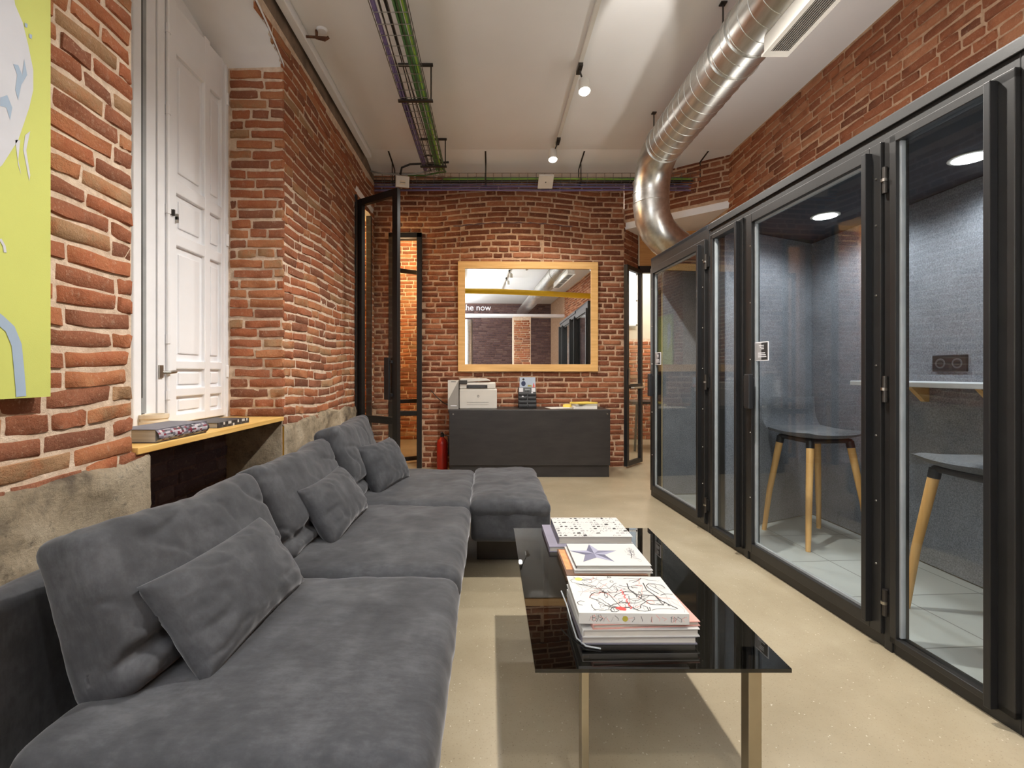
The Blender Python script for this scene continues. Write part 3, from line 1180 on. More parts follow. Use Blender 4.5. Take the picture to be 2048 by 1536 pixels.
ot = thing('ottoman', 'charcoal suede ottoman at the far end beside the corner sofa section', 'ottoman', (0.118, 3.17, 0))
b = soft_box(0.455, 0.97, 0.19, 0.035, 0, 0.002, 21, (8, 16, 4))
o = b.build('base', ot, smooth='all')
o.location = (0, 0, 0.205)
b = soft_box(0.47, 0.99, 0.105, 0.05, 0.018, 0.010, 33, (30, 50, 3), 0.0012)
o = b.build('cushion', ot, smooth='all')
o.location = (-0.004, 0, SEAT - 0.09)
b = MB()
b.box(-0.20, 0.20, -0.20, 0.42, 0.0, 0.207, 'dark_metal')  # dark box added in place of the deep shade under the ottoman
b.build('plinth', ot, 0.004)


def lean_matrix(c, lean, yaw=0.0, roll=0.0):
    up = Vector((-math.sin(lean), 0, math.cos(lean)))
    fr = Vector((math.cos(lean), 0, math.sin(lean)))
    x = Vector((0, -1, 0))
    m = Matrix((x, fr, up)).transposed().to_4x4()
    return Matrix.Translation(c) @ Matrix.Rotation(yaw, 4, 'Z') @ m @ Matrix.Rotation(roll, 4, 'Y')


def back_cushion(w, h, t, seed):
    """boxy soft back cushion: x width, y thickness, z height, centred; slumped at the bottom"""
    b = soft_box(w, h, t, 0.04, 0.03, 0.006, seed, (56, 40, 6), 0.0)
    nv = []
    for (x, y, z) in b.v:
        zz = z - t / 2
        v_ = y / (h / 2)
        e = noise.fractal(Vector((x * 4 + seed * 3, y * 4, 1)), 0.8, 2, 4)
        zz *= 1.0 + 0.25 * (-v_) * 0.6
        if v_ < -0.35 and zz > 0:                                   # fold where the cushion sags on the seat
            zz -= 0.030 * math.exp(-((v_ + 0.62 + 0.12 * e) / 0.09) ** 2)
        cr = abs(noise.noise(Vector((x * 3.5 + y * 2.0 + seed, y * 7.0 - x * 2.5, seed * 1.7))))
        zz -= 0.010 * max(0.0, 1 - cr / 0.16) ** 2 * (1 if zz > 0 else 0) * (0.4 + 0.6 * min(1, abs(x) / (w / 2) * 1.4))
        y2 = y - 0.02 * (1 - (x / (w / 2)) ** 2) * max(0, v_) + 0.012 * e * max(0, v_)
        nv.append((x, zz, y2))
    b.v = nv
    return b


bcs = [(0.73, 0.40, 0.15, 1, (-0.905, 1.43, 0.605), 0.36, -0.06, 'large slouched charcoal back cushion on the near sofa section'),
       (0.80, 0.41, 0.15, 2, (-0.90, 2.25, 0.60), 0.32, 0.0, 'large charcoal back cushion on the middle sofa section'),
       (0.78, 0.46, 0.17, 4, (-0.90, 3.07, 0.63), 0.24, 0.03, 'tall charcoal back cushion on the corner sofa section')]
for w, h, t, sd, c, ln, yw, lab in bcs:
    o = back_cushion(w, h, t, sd).build('back_cushion', smooth='all', matrix=lean_matrix(c, ln, yw))
    tag(o, lab, 'cushion', 'loose back cushions on the sofa')
pls = [(0.56, 0.285, 0.15, 1.0, (-0.745, 1.40, 0.545), 0.62, -0.03, 0.0, 'charcoal throw pillow leaning on the near back cushion'),
       (0.56, 0.285, 0.15, 2.3, (-0.745, 2.30, 0.545), 0.60, 0.0, 0.0, 'charcoal throw pillow leaning on the middle back cushion'),
       (0.48, 0.33, 0.17, 3.1, (-0.70, 3.13, 0.565), 0.50, -0.25, 0.0, 'plump charcoal throw pillow leaning on the corner back cushion')]
for w, h, t, sd, c, ln, yw, rl, lab in pls:
    o = pillow(w, h, t, sd).build('throw_pillow', smooth='all', matrix=lean_matrix(c, ln, yw, rl))
    tag(o, lab, 'pillow', 'throw pillows on the sofa')

# ------------------------------------------------------------------ coffee table and books
TZ = 0.42
TX0, TX1, TY0, TY1 = 0.114, 0.764, 1.202, 2.29
tb = thing('coffee_table', 'low coffee table with dark tinted glass top and flat steel legs', 'table', ((TX0 + TX1) / 2, (TY0 + TY1) / 2, 0))
cx, cy = (TX0 + TX1) / 2, (TY0 + TY1) / 2
b = MB()
b.box(TX0 - cx, TX1 - cx, TY0 - cy, TY1 - cy, TZ - 0.010, TZ, 'tinted_glass')
b.build('glass_top', tb)
for sx, y in ((0.257, 1.30), (0.715, 1.30), (0.257, 2.19), (0.715, 2.19)):
    b = MB()
    wd = 0.010 if sx < 0.5 else 0.018
    b.box(sx - wd - cx, sx + wd - cx, y - 0.02 - cy, y + 0.02 - cy, 0, TZ - 0.011, 'brushed_leg')
    b.build('leg', tb, 0.002)


def strokes(b, x0, x1, y0, y1, z, n, seed, mats, lw=0.0012, size=0.03):
    r = random.Random(seed)
    for _ in range(n):
        x, y = r.uniform(x0 + 0.01, x1 - 0.01), r.uniform(y0 + 0.01, y1 - 0.01)
        a = r.uniform(0, 2 * PI)
        pts = []
        da = r.uniform(-0.9, 0.9)
        stp = size * r.uniform(0.12, 0.4)
        for k in range(r.randint(4, 9)):
            if x0 + 0.004 < x < x1 - 0.004 and y0 + 0.004 < y < y1 - 0.004:
                pts.append((x, y, z))
            a += da + r.uniform(-0.7, 0.7)
            x += math.cos(a) * stp
            y += math.sin(a) * stp
        if len(pts) > 2:
            b.ribbon(pts, lw * r.uniform(0.7, 1.6), (0, 0, 1), r.choice(mats))


def book(name, label, x0, x1, y0, y1, z0, z1, cover, pages='pages', rz=0.0, spine=None, printer=None, group=None, hard=True, spine_side='left'):
    cx_, cy_ = (x0 + x1) / 2, (y0 + y1) / 2
    t = thing(name, label, 'book' if name != 'magazine' else 'magazine', (cx_, cy_, z0), rz, group)
    w, d, h = x1 - x0, y1 - y0, z1 - z0
    c = 0.0025 if hard else 0.0008
    b = MB()
    b.box(-w / 2, w / 2, -d / 2, d / 2, 0, c, cover)
    b.box(-w / 2, w / 2, -d / 2, d / 2, h - c, h, cover)
    if spine_side == 'left':
        b.box(-w / 2, -w / 2 + c, -d / 2, d / 2, c, h - c, spine or cover)
    else:
        b.box(-w / 2, w / 2, -d / 2, -d / 2 + c, c, h - c, spine or cover)
    if printer:
        printer(b, w, d, h)
    b.build('cover', t)
    b = MB()
    i = 0.004 if hard else 0.001
    if spine_side == 'left':
        b.box(-w / 2 + c, w / 2 - i, -d / 2 + i, d / 2 - i, c, h - c, pages)
    else:
        b.box(-w / 2 + i, w / 2 - i, -d / 2 + c, d / 2 - i, c, h - c, pages)
    b.build('pages', t)
    return t


def print_scribble(b, w, d, h):
    z = h + 0.0004
    strokes(b, -w / 2, w / 2, -d / 2, d / 2, z, 95, 3, ['ink_black', 'ink_grey', 'ink_black', 'ink_pink', 'ink_black'], 0.0017, 0.05)
    Q = lambda u, v: (-w / 2 + w * u, -d / 2 + d * v, z + 0.0002)
    b.ribbon([Q(*p) for p in ((0.60, 0.78), (0.585, 0.62), (0.62, 0.45), (0.70, 0.22), (0.82, 0.20), (0.80, 0.45), (0.62, 0.46))], 0.0034, (0, 0, 1), 'ink_black')
    b.ribbon([Q(*p) for p in ((0.77, 0.80), (0.76, 0.6), (0.80, 0.46), (0.83, 0.30), (0.93, 0.12))], 0.0034, (0, 0, 1), 'ink_black')
    b.ribbon([Q(*p) for p in ((0.31, 0.55), (0.36, 0.47), (0.38, 0.32), (0.41, 0.16))], 0.002, (0, 0, 1), 'ink_black')
    b.poly([Q(*p) for p in ((0.35, 0.12), (0.41, 0.16), (0.455, 0.11), (0.44, 0.06), (0.39, 0.07))], 'ink_red')
    for k in range(5):
        v = 0.10 + 0.10 * k
        b.ribbon([Q(0.49, v), Q(0.515, v + 0.05), Q(0.485, v + 0.07), Q(0.51, v + 0.1)], 0.003, (0, 0, 1), 'ink_red')
    b.poly([Q(0.115 + 0.04 * math.cos(a), 0.9 + 0.05 * math.sin(a)) for a in [k * PI / 5 for k in range(10)]], 'ink_yellow')
    for u, v in ((0.45, 0.97), (0.45, 0.83)):
        b.ribbon([Q(u + 0.016 * math.cos(a), v + 0.03 * math.sin(a)) for a in [k * PI / 5 for k in range(11)]], 0.0014, (0, 0, 1), 'ink_black')
    # decorated spine towards the camera
    r = random.Random(9)
    for k in range(34):
        x = -w / 2 + w * r.uniform(0.03, 0.97)
        y = -d / 2 - 0.0004
        b.ribbon([(x, y, h * r.uniform(0.15, 0.35)), (x + r.uniform(-0.008, 0.008), y, h * 0.5), (x + r.uniform(-0.01, 0.01), y, h * r.uniform(0.6, 0.9))], 0.0012, (0, -1, 0),
                 r.choice(['ink_black', 'ink_grey', 'ink_grey', 'ink_pink']))
    b.poly([(-w / 2 + w * 0.42 + 0.008 * math.cos(a), -d / 2 - 0.0006, h * 0.5 + 0.008 * math.sin(a)) for a in [k * PI / 6 for k in range(12)]], 'ink_olive')


def print_star(b, w, d, h):
    z = h + 0.0004
    c = Vector((-w / 2 + w * 0.33, 0.004, z))
    sq = 1.0
    pts = []
    for k in range(10):
        a = PI / 2 + k * PI / 5
        r = 0.105 if k % 2 == 0 else 0.042
        pts.append(c + Vector((math.cos(a) * r * 0.95, math.sin(a) * r * 0.95, 0)))
    for k in range(10):
        b.poly([c, pts[k], pts[(k + 1) % 10]], ('star_dark', 'star_light', 'star_dark', 'star_mid', 'star_mid', 'star_light', 'star_dark', 'star_light', 'star_mid', 'star_light')[k])
    strokes(b, w * 0.27, w * 0.44, -d * 0.36, d * 0.38, z, 26, 5, ['ink_grey', 'ink_grey', 'star_mid'], 0.0018, 0.03)


def print_icons(b, w, d, h):
    z = h + 0.0004
    r = random.Random(4)
    nx, ny = 15, 9
    for i in range(nx):
        for j in range(ny):
            if r.random() < 0.22 or (5 < i < 9 and 2 < j < 6 and r.random() < 0.7):
                continue
            x, y = -w / 2 + w * (i + 0.5) / nx, -d / 2 + d * (j + 0.5) / ny
            sx, sy = w / nx * r.uniform(0.22, 0.5), d / ny * r.uniform(0.2, 0.45)
            m = 'ink_black' if r.random() < 0.7 else 'ink_grey'
            k = r.random()
            if k < 0.4:
                b.poly([(x - sx, y - sy, z), (x + sx, y - sy * 0.6, z), (x + sx * 0.8, y + sy, z), (x - sx * 0.7, y + sy * 0.7, z)], m)
            elif k < 0.7:
                b.poly([(x + sx * 0.8 * math.cos(a), y + sx * 0.8 * math.sin(a), z) for a in [q_ * PI / 4 for q_ in range(8)]], m)
            else:
                b.ribbon([(x - sx, y - sy, z), (x, y + sy, z), (x + sx, y - sy, z)], 0.002, (0, 0, 1), m)


# near stack, bottom to top
GN = 'books stacked at the near end of the coffee table'
book('book', 'pale grey book at the bottom of the near stack on the table', 0.252, 0.572, 1.31, 1.55, TZ, TZ + 0.022, 'grey_cover', 'pages', 0.0, None, None, GN)
book('book', 'white book second from the bottom of the near stack', 0.252, 0.576, 1.306, 1.55, TZ + 0.0222, TZ + 0.044, 'white_cover', 'pages', 0.015, None, None, GN)
book('book', 'book with dull pink cover sticking out right under the drawn one', 0.275, 0.578, 1.312, 1.54, TZ + 0.0445, TZ + 0.058, 'pink_cover', 'pages', 0.06, None, None, GN)
book('book', 'white book covered in black and red scribbled drawings atop the near stack', 0.247, 0.549, 1.305, 1.543, TZ + 0.0585, TZ + 0.088, 'white_cover', 'pages', -0.02, None, print_scribble, GN, True, 'front')
mb = MB()
mb.tube([(0.225, 1.50, TZ + 0.06), (0.233, 1.44, TZ + 0.045), (0.238, 1.38, TZ + 0.022), (0.243, 1.33, TZ + 0.006), (0.262, 1.296, TZ + 0.004), (0.30, 1.285, TZ + 0.003)], 0.0022, 'seal', 7)
tag(mb.build('ribbon_bookmark', smooth=True), 'thin pale ribbon hanging from the left edge of the near book stack', 'bookmark')
# middle stack
GM = 'books stacked in the middle of the coffee table'
book('book', 'dark brown book with orange picture under the star book', 0.277, 0.57, 1.71, 1.965, TZ, TZ + 0.020, 'brown_cover', 'pages', 0.0, None,
     lambda b, w, d, h: b.poly([(-w / 2 + 0.006, -d / 2 + 0.05, h + 0.0004), (-w / 2 + 0.05, -d / 2 + 0.05, h + 0.0004), (-w / 2 + 0.05, d / 2 - 0.01, h + 0.0004), (-w / 2 + 0.006, d / 2 - 0.01, h + 0.0004)], 'orange_print'), GM)
book('book', 'plain grey-white book directly under the star book', 0.307, 0.592, 1.725, 1.96, TZ + 0.0203, TZ + 0.032, 'white_cover', 'pages', 0.0, None, None, GM)
book('book', 'white book with a big grey faceted star on its cover', 0.315, 0.59, 1.735, 1.955, TZ + 0.0325, TZ + 0.045, 'white_cover', 'pages', 0.0, 'dark_cover', print_star, GM)
# far stack
GF = 'books stacked at the far end of the coffee table'
book('book', 'slate grey book under the far patterned book on the table', 0.248, 0.54, 1.985, 2.272, TZ, TZ + 0.022, 'slate_cover', 'pages', 0.0, None, None, GF)
book('book', 'white book with small black pictograms all over its cover', 0.292, 0.607, 2.02, 2.285, TZ + 0.0223, TZ + 0.052, 'white_cover', 'pages', 0.0, 'grey_cover', print_icons, GF)

# ------------------------------------------------------------------ phone booths
P0 = Vector((1.71, 1.53))
E = Vector((-0.058, 0.9983))
BA = math.atan2(0.058, 0.9983)
BH = 2.255


def bbox(b, x0, x1, y0, y1, z0, z1, m):
    b.box(x0, x1, y0, y1, z0, z1, m)


def booth_part(name, parent, boxes, m, bevel=0.003):
    b = MB()
    for q_ in boxes:
        b.box(*q_, m)
    return b.build(name, parent, bevel)


def bolts(parent, pts):
    src = None
    for p in pts:
        if src is None:
            b = MB()
            b.tube([(0, 0, 0), (-0.004, 0, 0)], [0.0045, 0.003], 'steel', 8)
            src = b.build('bolt', parent, smooth=True)
            src.location = p
        else:
            o_ = src.copy()
            COL.objects.link(o_)
            o_.parent = parent
            o_.location = p


def hinge(parent, y, z):
    b = MB()
    b.tube([(-0.018, y, z - 0.055), (-0.018, y, z + 0.055)], 0.010, 'dark_metal', 10)
    b.box(-0.012, 0.0, y - 0.025, y + 0.025, z - 0.04, z + 0.04, 'black_steel')
    b.tube([(-0.022, y, z - 0.006), (-0.022, y, z + 0.006)], 0.012, 'steel', 10)
    b.build('hinge', parent, smooth=True)


def booth_door(parent, y0, y1, hinge_near, sign):
    z0, z1 = 0.06, 2.15
    dr = MB()
    w = 0.055
    x0, x1 = -0.022, 0.03
    dr.box(x0, x1, y0, y0 + w, z0, z1, 'black_steel')
    dr.box(x0, x1, y1 - w, y1, z0, z1, 'black_steel')
    dr.box(x0, x1, y0 + w, y1 - w, z1 - w, z1, 'black_steel')
    dr.box(x0, x1, y0 + w, y1 - w, z0, z0 + w, 'black_steel')
    d = dr.build('door', parent, 0.003)
    b = MB()
    b.box(0.004, 0.012, y0 + w, y1 - w, z0 + w, z1 - w, 'clear_glass')
    b.build('door_glass', d)
    b = MB()
    b.box(-0.052, -0.018, y0 + w - 0.012, y0 + w + 0.012, z0 + 0.03, z1 - 0.03, 'black_frame')
    b.build('edge_bar', d, 0.003)
    b = MB()
    g = 0.012
    b.box(0.0, 0.016, y1 - w - g, y1 - w, z0 + w, z1 - w, 'seal')
    b.box(0.0, 0.016, y0 + w, y1 - w, z1 - w - g, z1 - w, 'seal')
    b.box(0.0, 0.016, y0 + w, y1 - w, z0 + w, z0 + w + g, 'seal')
    b.build('glazing_bead', d)
    hy = y1 - w / 2
    b = MB()
    b.box(-0.045, -0.02, hy - 0.02, hy + 0.02, 0.96, 1.15, 'black_frame')
    b.build('lock_plate', d, 0.004)
    b = MB()
    b.box(-0.075, -0.045, hy - 0.085, hy - 0.035, 0.95, 1.16, 'black_plastic')
    b.box(-0.06, -0.02, hy - 0.06, hy - 0.04, 0.97, 1.14, 'black_plastic')
    b.build('handle', d, 0.005)
    bolts(d, [(-0.022, y0 + 0.022, z) for z in (0.35, 0.62, 0.9, 1.2, 1.5, 1.8, 2.0)] + [(-0.022, y1 - 0.045, z) for z in (0.4, 0.8, 1.25, 1.6, 1.95)])
    if sign:
        b = MB()
        ys = y1 - w - 0.125
        b.box(0.000, 0.0035, ys - 0.005, ys + 0.125, 1.24, 1.355, 'sticker_white')
        b.box(-0.0008, 0.0001, ys + 0.001, ys + 0.119, 1.246, 1.349, 'ink_black')
        b.box(-0.0012, -0.0006, ys + 0.06, ys + 0.119, 1.246, 1.349, 'ink_grey')
        for k in range(3):
            b.box(-0.0018, -0.0010, ys + 0.035, ys + 0.062 + 0.01 * k, 1.31 + 0.01 * k, 1.315 + 0.01 * k, 'sticker_white')
        for k in range(3):
            b.box(-0.0018, -0.0010, ys + 0.012 + 0.006 * k, ys + 0.09, 1.262 + 0.011 * k, 1.268 + 0.011 * k, 'sticker_white')
        b.build('sign', d)
    return d


# --- near booth
pa = thing('phone_booth', 'black steel phone booth with glass door, side panes and grey felt interior nearest the camera', 'booth', (P0.x, P0.y, 0), BA, 'glazed phone booths along the right wall')
fr = [(0, 0.09, -0.085, 0.0, 0.0, BH), (-0.008, 0.07, 0.452, 0.488, 0, 2.16), (-0.008, 0.07, 1.452, 1.492, 0, 2.16), (0, 0.09, 1.885, 1.925, 0, BH),
      (0, 0.09, 0, 1.885, 2.15, BH), (0, 0.07, 0.0, 1.885, 0.0, 0.055), (-0.012, 0.0, -0.085, 1.925, 2.20, BH - 0.01)]
booth_part('frame', pa, fr, 'black_steel')
for (a, c_) in ((0.0, 0.452), (1.492, 1.885)):
    b = MB()
    w = 0.03
    b.box(-0.02, 0.03, a, a + (0.07 if a < 0.1 else 0.045), 0.05, 2.15, 'black_steel')
    b.box(-0.02, 0.03, c_ - w, c_, 0.05, 2.15, 'black_steel')
    b.box(-0.02, 0.03, a, c_, 2.12, 2.155, 'black_steel')
    b.box(-0.02, 0.03, a, c_, 0.05, 0.075, 'black_steel')
    p = b.build('side_pane_frame', pa, 0.003)
    b = MB()
    a2 = a + (0.07 if a < 0.1 else 0.045)
    b.box(0.004, 0.012, a2, c_ - w, 0.075, 2.12, 'clear_glass')
    b.build('side_glass', p)
    b = MB()
    b.box(-0.004, 0.016, c_ - w - 0.008, c_ - w, 0.08, 2.12, 'seal')
    b.build('glazing_bead', p)
    b = MB()
    b.box(-0.05, -0.02, a2 - 0.022, a2, 0.05, 2.14, 'black_frame')
    b.build('edge_bar', p, 0.003)
bolts(pa, [(-0.002, -0.03, z) for z in (0.3, 0.6, 0.9, 1.2, 1.45, 1.7, 2.0)])
booth_door(pa, 0.49, 1.45, True, True)
for z in (1.98, 1.10, 0.20):
    hinge(pa, 0.474, z)
# interior: back wall, slanted partition, near side wall, ceiling, floor
SLX, SLY = 1.05, 2.29
b = MB()
b.prism([(0.93, -0.05, 0.02), (SLX, SLY, 0.02), (SLX + 0.03, SLY, 0.02), (0.96, -0.05, 0.02)], (0, 0, 2.2), 'felt')
b.build('back_wall', pa)
b = MB()
b.prism([(0.09, 1.905, 0.02), (SLX, SLY, 0.02), (SLX, SLY + 0.04, 0.02), (0.09, 1.925, 0.02)], (0, 0, 2.2), 'felt')
b.build('partition', pa)
b = MB()
b.box(0.09, 0.94, -0.073, -0.05, 0.0, 2.22, 'felt')
b.build('side_wall', pa)
b = MB()
b.box(0.09, 0.96, -0.085, -0.074, 0.0, BH, 'black_frame')
b.build('outer_panel', pa)
b = MB()
b.prism([(0.0, -0.085, 2.225), (0.94, -0.085, 2.225), (SLX + 0.02, SLY, 2.225), (0.0, 1.92, 2.225)], (0, 0, 0.025), 'booth_ceiling')
b.build('ceiling_panel', pa)
b = MB()
b.prism([(0.03, -0.05, 0.001), (0.94, -0.05, 0.001), (SLX, SLY, 0.001), (0.03, 1.91, 0.001)], (0, 0, 0.012), 'booth_floor')
b.build('floor_panel', pa)
b = MB()
wb = lambda y: 0.93 + 0.0513 * (y + 0.05)
b.prism([(wb(0.15) - 0.30, 0.15, 1.09), (wb(1.46) - 0.34, 1.46, 1.09), (wb(1.46), 1.46, 1.09), (wb(0.15), 0.15, 1.09)], (0, 0, 0.028), 'felt_edge')
b.build('shelf', pa, 0.004)
b = MB()
b.prism([(wb(0.15) - 0.02, 0.15, 1.118), (wb(1.46) - 0.02, 1.46, 1.118), (wb(1.46), 1.46, 1.118), (wb(0.15), 0.15, 1.118)], (0, 0, 0.04), 'felt')
b.build('shelf_upstand', pa)
for y in (0.86, 1.26):
    b = MB()
    x = wb(y)
    b.prism([(x - 0.12, y, 1.088), (x, y, 1.088), (x, y, 0.995), (x - 0.025, y, 0.995)], (0, 0.03, 0), 'pine')
    b.build('shelf_bracket', pa)
b = MB()
x = wb(1.12)
b.box(x - 0.018, x, 1.03, 1.22, 1.175, 1.27, 'black_plastic')
for yy in (1.078, 1.172):
    b.tube([(x - 0.019, yy, 1.222), (x - 0.012, yy, 1.222)], 0.030, 'dark_grey_plastic', 20)
    b.tube([(x - 0.0195, yy, 1.222), (x - 0.012, yy, 1.222)], 0.022, 'black_plastic', 20)
b.build('power_socket', pa, 0.003)
pod_lights = []
for (x, y) in ((0.69, 0.76), (0.64, 1.63)):
    b = MB()
    b.lathe([(0.085, 0.004), (0.085, -0.004), (0.07, -0.006)], (x, y, 2.225), 'white_plastic', 28)
    l_ = b.build('downlight', pa, smooth=True)
    b = MB()
    b.lathe([(0.068, 0.0), (0.068, -0.003)], (x, y, 2.2195), 'lamp_cool', 28)
    b.build('diffuser', l_)
    pod_lights.append((x, y))

# --- far booth
pb = thing('phone_booth', 'black steel phone booth with a single glass door farther from the camera', 'booth', (P0.x + E.x * 1.93, P0.y + E.y * 1.93, 0), BA, 'glazed phone booths along the right wall')
fr = [(0, 0.09, 0.0, 0.03, 0, BH), (0, 0.09, 1.045, 1.075, 0, BH), (0, 0.09, 0.03, 1.045, 2.14, BH), (0, 0.07, 0.03, 1.045, 0, 0.055)]
booth_part('frame', pb, fr, 'black_steel')
booth_door(pb, 0.035, 1.04, True, True)
for z in (1.98, 1.10, 0.20):
    hinge(pb, 0.022, z)
b = MB()
b.box(1.09, 1.12, 0.42, 1.075, 0.02, 2.22, 'booth_ceiling')
b.build('back_wall', pb)
b = MB()
b.box(0.09, 1.12, 1.05, 1.075, 0.0, BH, 'pale_board')
b.build('end_panel', pb)
b = MB()
b.box(0.10, 1.09, 1.03, 1.049, 0.02, 2.22, 'felt')
b.build('lining', pb)
b = MB()
b.prism([(0.0, 0.0, 2.226), (1.12, 0.40, 2.226), (1.12, 1.075, 2.226), (0.0, 1.075, 2.226)], (0, 0, 0.028), 'booth_ceiling')
b.build('ceiling_panel', pb)
b = MB()
b.prism([(0.03, 0.01, 0.001), (1.09, 0.40, 0.001), (1.09, 1.05, 0.001), (0.03, 1.05, 0.001)], (0, 0, 0.012), 'booth_floor')
b.build('floor_panel', pb)

# ------------------------------------------------------------------ stools


def make_stool(lab, loc, rz):
    t = thing('bar_stool', lab, 'stool', loc, rz, 'bar stools in the near booth')
    # upholstered shell, back at +y
    vs, fs = [], []
    nx, ny = 18, 22
    prof = []
    for j in range(ny + 1):
        s_ = j / ny
        if s_ < 0.62:
            prof.append((-0.21 + 0.40 * s_ / 0.62, 0.745 - 0.012 * math.sin(PI * s_ / 0.62)))
        else:
            a = (s_ - 0.62) / 0.38
            prof.append((0.19 + 0.075 * math.sin(min(1, a * 1.6) * PI / 2), 0.745 + 0.03 * a + 0.20 * a ** 1.4))
    thick = 0.05
    for side in (0, 1):
        for j in range(ny + 1):
            y, z = prof[j]
            y2, z2 = prof[min(j + 1, ny)]
            y1_, z1_ = prof[max(j - 1, 0)]
            ty, tz = y2 - y1_, z2 - z1_
            ln = math.hypot(ty, tz)
            ny_, nz_ = -tz / ln, ty / ln
            for i in range(nx + 1):
                u = -1 + 2 * i / nx
                wid = 0.215 * (1 - 0.10 * max(0, abs(j / ny - 0.5) * 2 - 0.55) ** 1.0)
                ef = (1 - abs(u) ** 6) ** 0.5 * min(1, (min(j, ny - j) / 1.6)) ** 0.5 if 0 < j < ny else 0
                tt = thick / 2 * ef * (1 if side == 0 else -1)
                curl = 0.018 * abs(u) ** 3
                vs.append((u * wid, y + ny_ * tt - (curl if j / ny > 0.62 else 0) * 1.0, z + nz_ * tt + curl * (1 if j / ny <= 0.62 else 0.2)))
    N = (nx + 1) * (ny + 1)
    for side in (0, 1):
        for j in range(ny):
            for i in range(nx):
                k = side * N + j * (nx + 1) + i
                q_ = (k, k + 1, k + nx + 2, k + nx + 1)
                fs.append(q_ if side == 0 else q_[::-1])
    seat_f = [f for f in fs if (min(f) % N) // (nx + 1) < 14]
    back_f = [f for f in fs if (min(f) % N) // (nx + 1) >= 14]
    for nm, ff in (('seat', seat_f), ('backrest', back_f)):
        used = sorted({i for f in ff for i in f})
        mp = {a: i for i, a in enumerate(used)}
        b = MB()
        b.add([vs[i] for i in used], [tuple(mp[i] for i in f) for f in ff], 'stool_felt')
        o_ = b.build(nm, t, smooth='all')
    b = MB()
    b.box(-0.155, 0.155, -0.155, 0.155, 0.685, 0.715, 'black_plastic')
    b.build('underframe', t, 0.01)
    for sx in (-1, 1):
        for sy in (-1, 1):
            b = MB()
            b.tube([(sx * 0.215, sy * 0.215, 0.0), (sx * 0.19, sy * 0.19, 0.3), (sx * 0.145, sy * 0.145, 0.66)], [0.015, 0.019, 0.023], 'beech', 14)
            lg = b.build('leg', t, smooth=True)
            b = MB()
            b.tube([(sx * 0.145, sy * 0.145, 0.655), (sx * 0.14, sy * 0.14, 0.70)], 0.025, 'black_plastic', 14)
            b.build('collar', lg, smooth=True)
    return t


make_stool('grey felt bar stool with beech legs behind the booth door glass', (2.25, 3.30, 0.013), math.radians(5))
make_stool('grey felt bar stool with beech legs behind the nearest booth side pane', (2.25, 2.11, 0.013), math.radians(176))

# ------------------------------------------------------------------ duct


def arc(c, r, a0, a1, ax, ay, n):
    return [Vector(c) + (Vector(ax) * math.cos(a0 + (a1 - a0) * i / n) + Vector(ay) * math.sin(a0 + (a1 - a0) * i / n)) * r for i in range(n + 1)]


DX, DZ, DR, DB = 1.63, 3.30, 0.175, 4.81
path = [Vector((DX, -5.2, DZ)), Vector((DX, 4.42, DZ))]
el = arc((DX, 4.46, DZ - 0.35), 0.35, PI / 2, 0, (0, 1, 0), (0, 0, 1), 5)[1:]
path += el
path += [Vector((DX, DB, 2.86))]
d2 = Vector((0.80, 0.45, 0)).normalized()
cen = Vector((DX, DB, 2.86)) + d2 * 0.33
path += [cen - d2 * 0.33 * math.cos(a) - Vector((0, 0, 0.33 * math.sin(a))) for a in [PI / 8 * k for k in (1, 2, 3)]]
path += [path[-1] + (d2 * 0.93 + Vector((0, 0, -0.36))).normalized() * 0.22]
dn = MB()
dn.tube(path, DR, 'galv', 40, False)
duct = thing('ventilation_duct', 'large galvanised spiral air duct hanging below the ceiling and elbowing down', 'duct', (0, 0, 0))
dn.build('duct_pipe', duct, smooth='all')
# raised spiral seam
sp = MB()
pts = []
y = -1.0
k = 0
while y < 4.42:
    a = k * 2 * PI / 28
    pts.append((DX + (DR + 0.001) * math.cos(a), y, DZ + (DR + 0.001) * math.sin(a)))
    y += 0.11 / 28
    k += 1
sp.tube(pts, 0.0028, 'galv', 5, False)
sp.build('spiral_seam', duct, smooth='all')
for y in (1.6, 2.95, 3.17, 4.42):
    b = MB()
    b.tube([(DX, y - 0.006, DZ), (DX, y + 0.006, DZ)], DR + 0.009, 'galv', 40)
    b.build('collar_ring', duct, smooth=True)
for z in (3.10, 2.98, 2.88):
    b = MB()
    b.tube([(DX, DB, z - 0.004), (DX, DB, z + 0.004)], DR + 0.005, 'galv', 40)
    b.build('collar_ring', duct, smooth=True)
for y in (3.2, 4.55):
    b = MB()
    b.tube([(DX - 0.06, y, 3.47), (DX - 0.06, y, 3.66)], 0.006, 'dark_metal', 8)
    b.box(DX - 0.08, DX - 0.04, y - 0.02, y + 0.02, 3.65, 3.659, 'dark_metal')
    b.build('hanger_rod', duct)
# rectangular grille box on the duct
vg = MB()
GX0_, GX1_, GZ0_, GZ1_ = 1.60, 1.735, 3.02, 3.16
vg.box(GX0_, GX1_, 1.3, 2.775, GZ0_ + 0.017, GZ1_, 'white_plastic')
gr = vg.build('grille_box', duct, 0.003)
b = MB()
for x0, x1 in ((GX0_ - 0.01, GX0_ + 0.016), (GX1_ - 0.016, GX1_ + 0.01)):
    b.box(x0, x1, 1.28, 2.735, GZ0_, GZ0_ + 0.012, 'white_plastic')
for y0, y1, ex in ((2.735, 2.785, 0.01), (2.27, 2.29, -0.016), (1.80, 1.82, -0.016)):
    b.box(GX0_ - ex, GX1_ + ex, y0, y1, GZ0_, GZ0_ + 0.012, 'white_plastic')
b.build('grille_flange', gr)
b = MB()
b.box(GX0_ + 0.016, GX1_ - 0.016, 1.3, 2.735, GZ0_ + 0.0125, GZ0_ + 0.016, 'black_plastic')
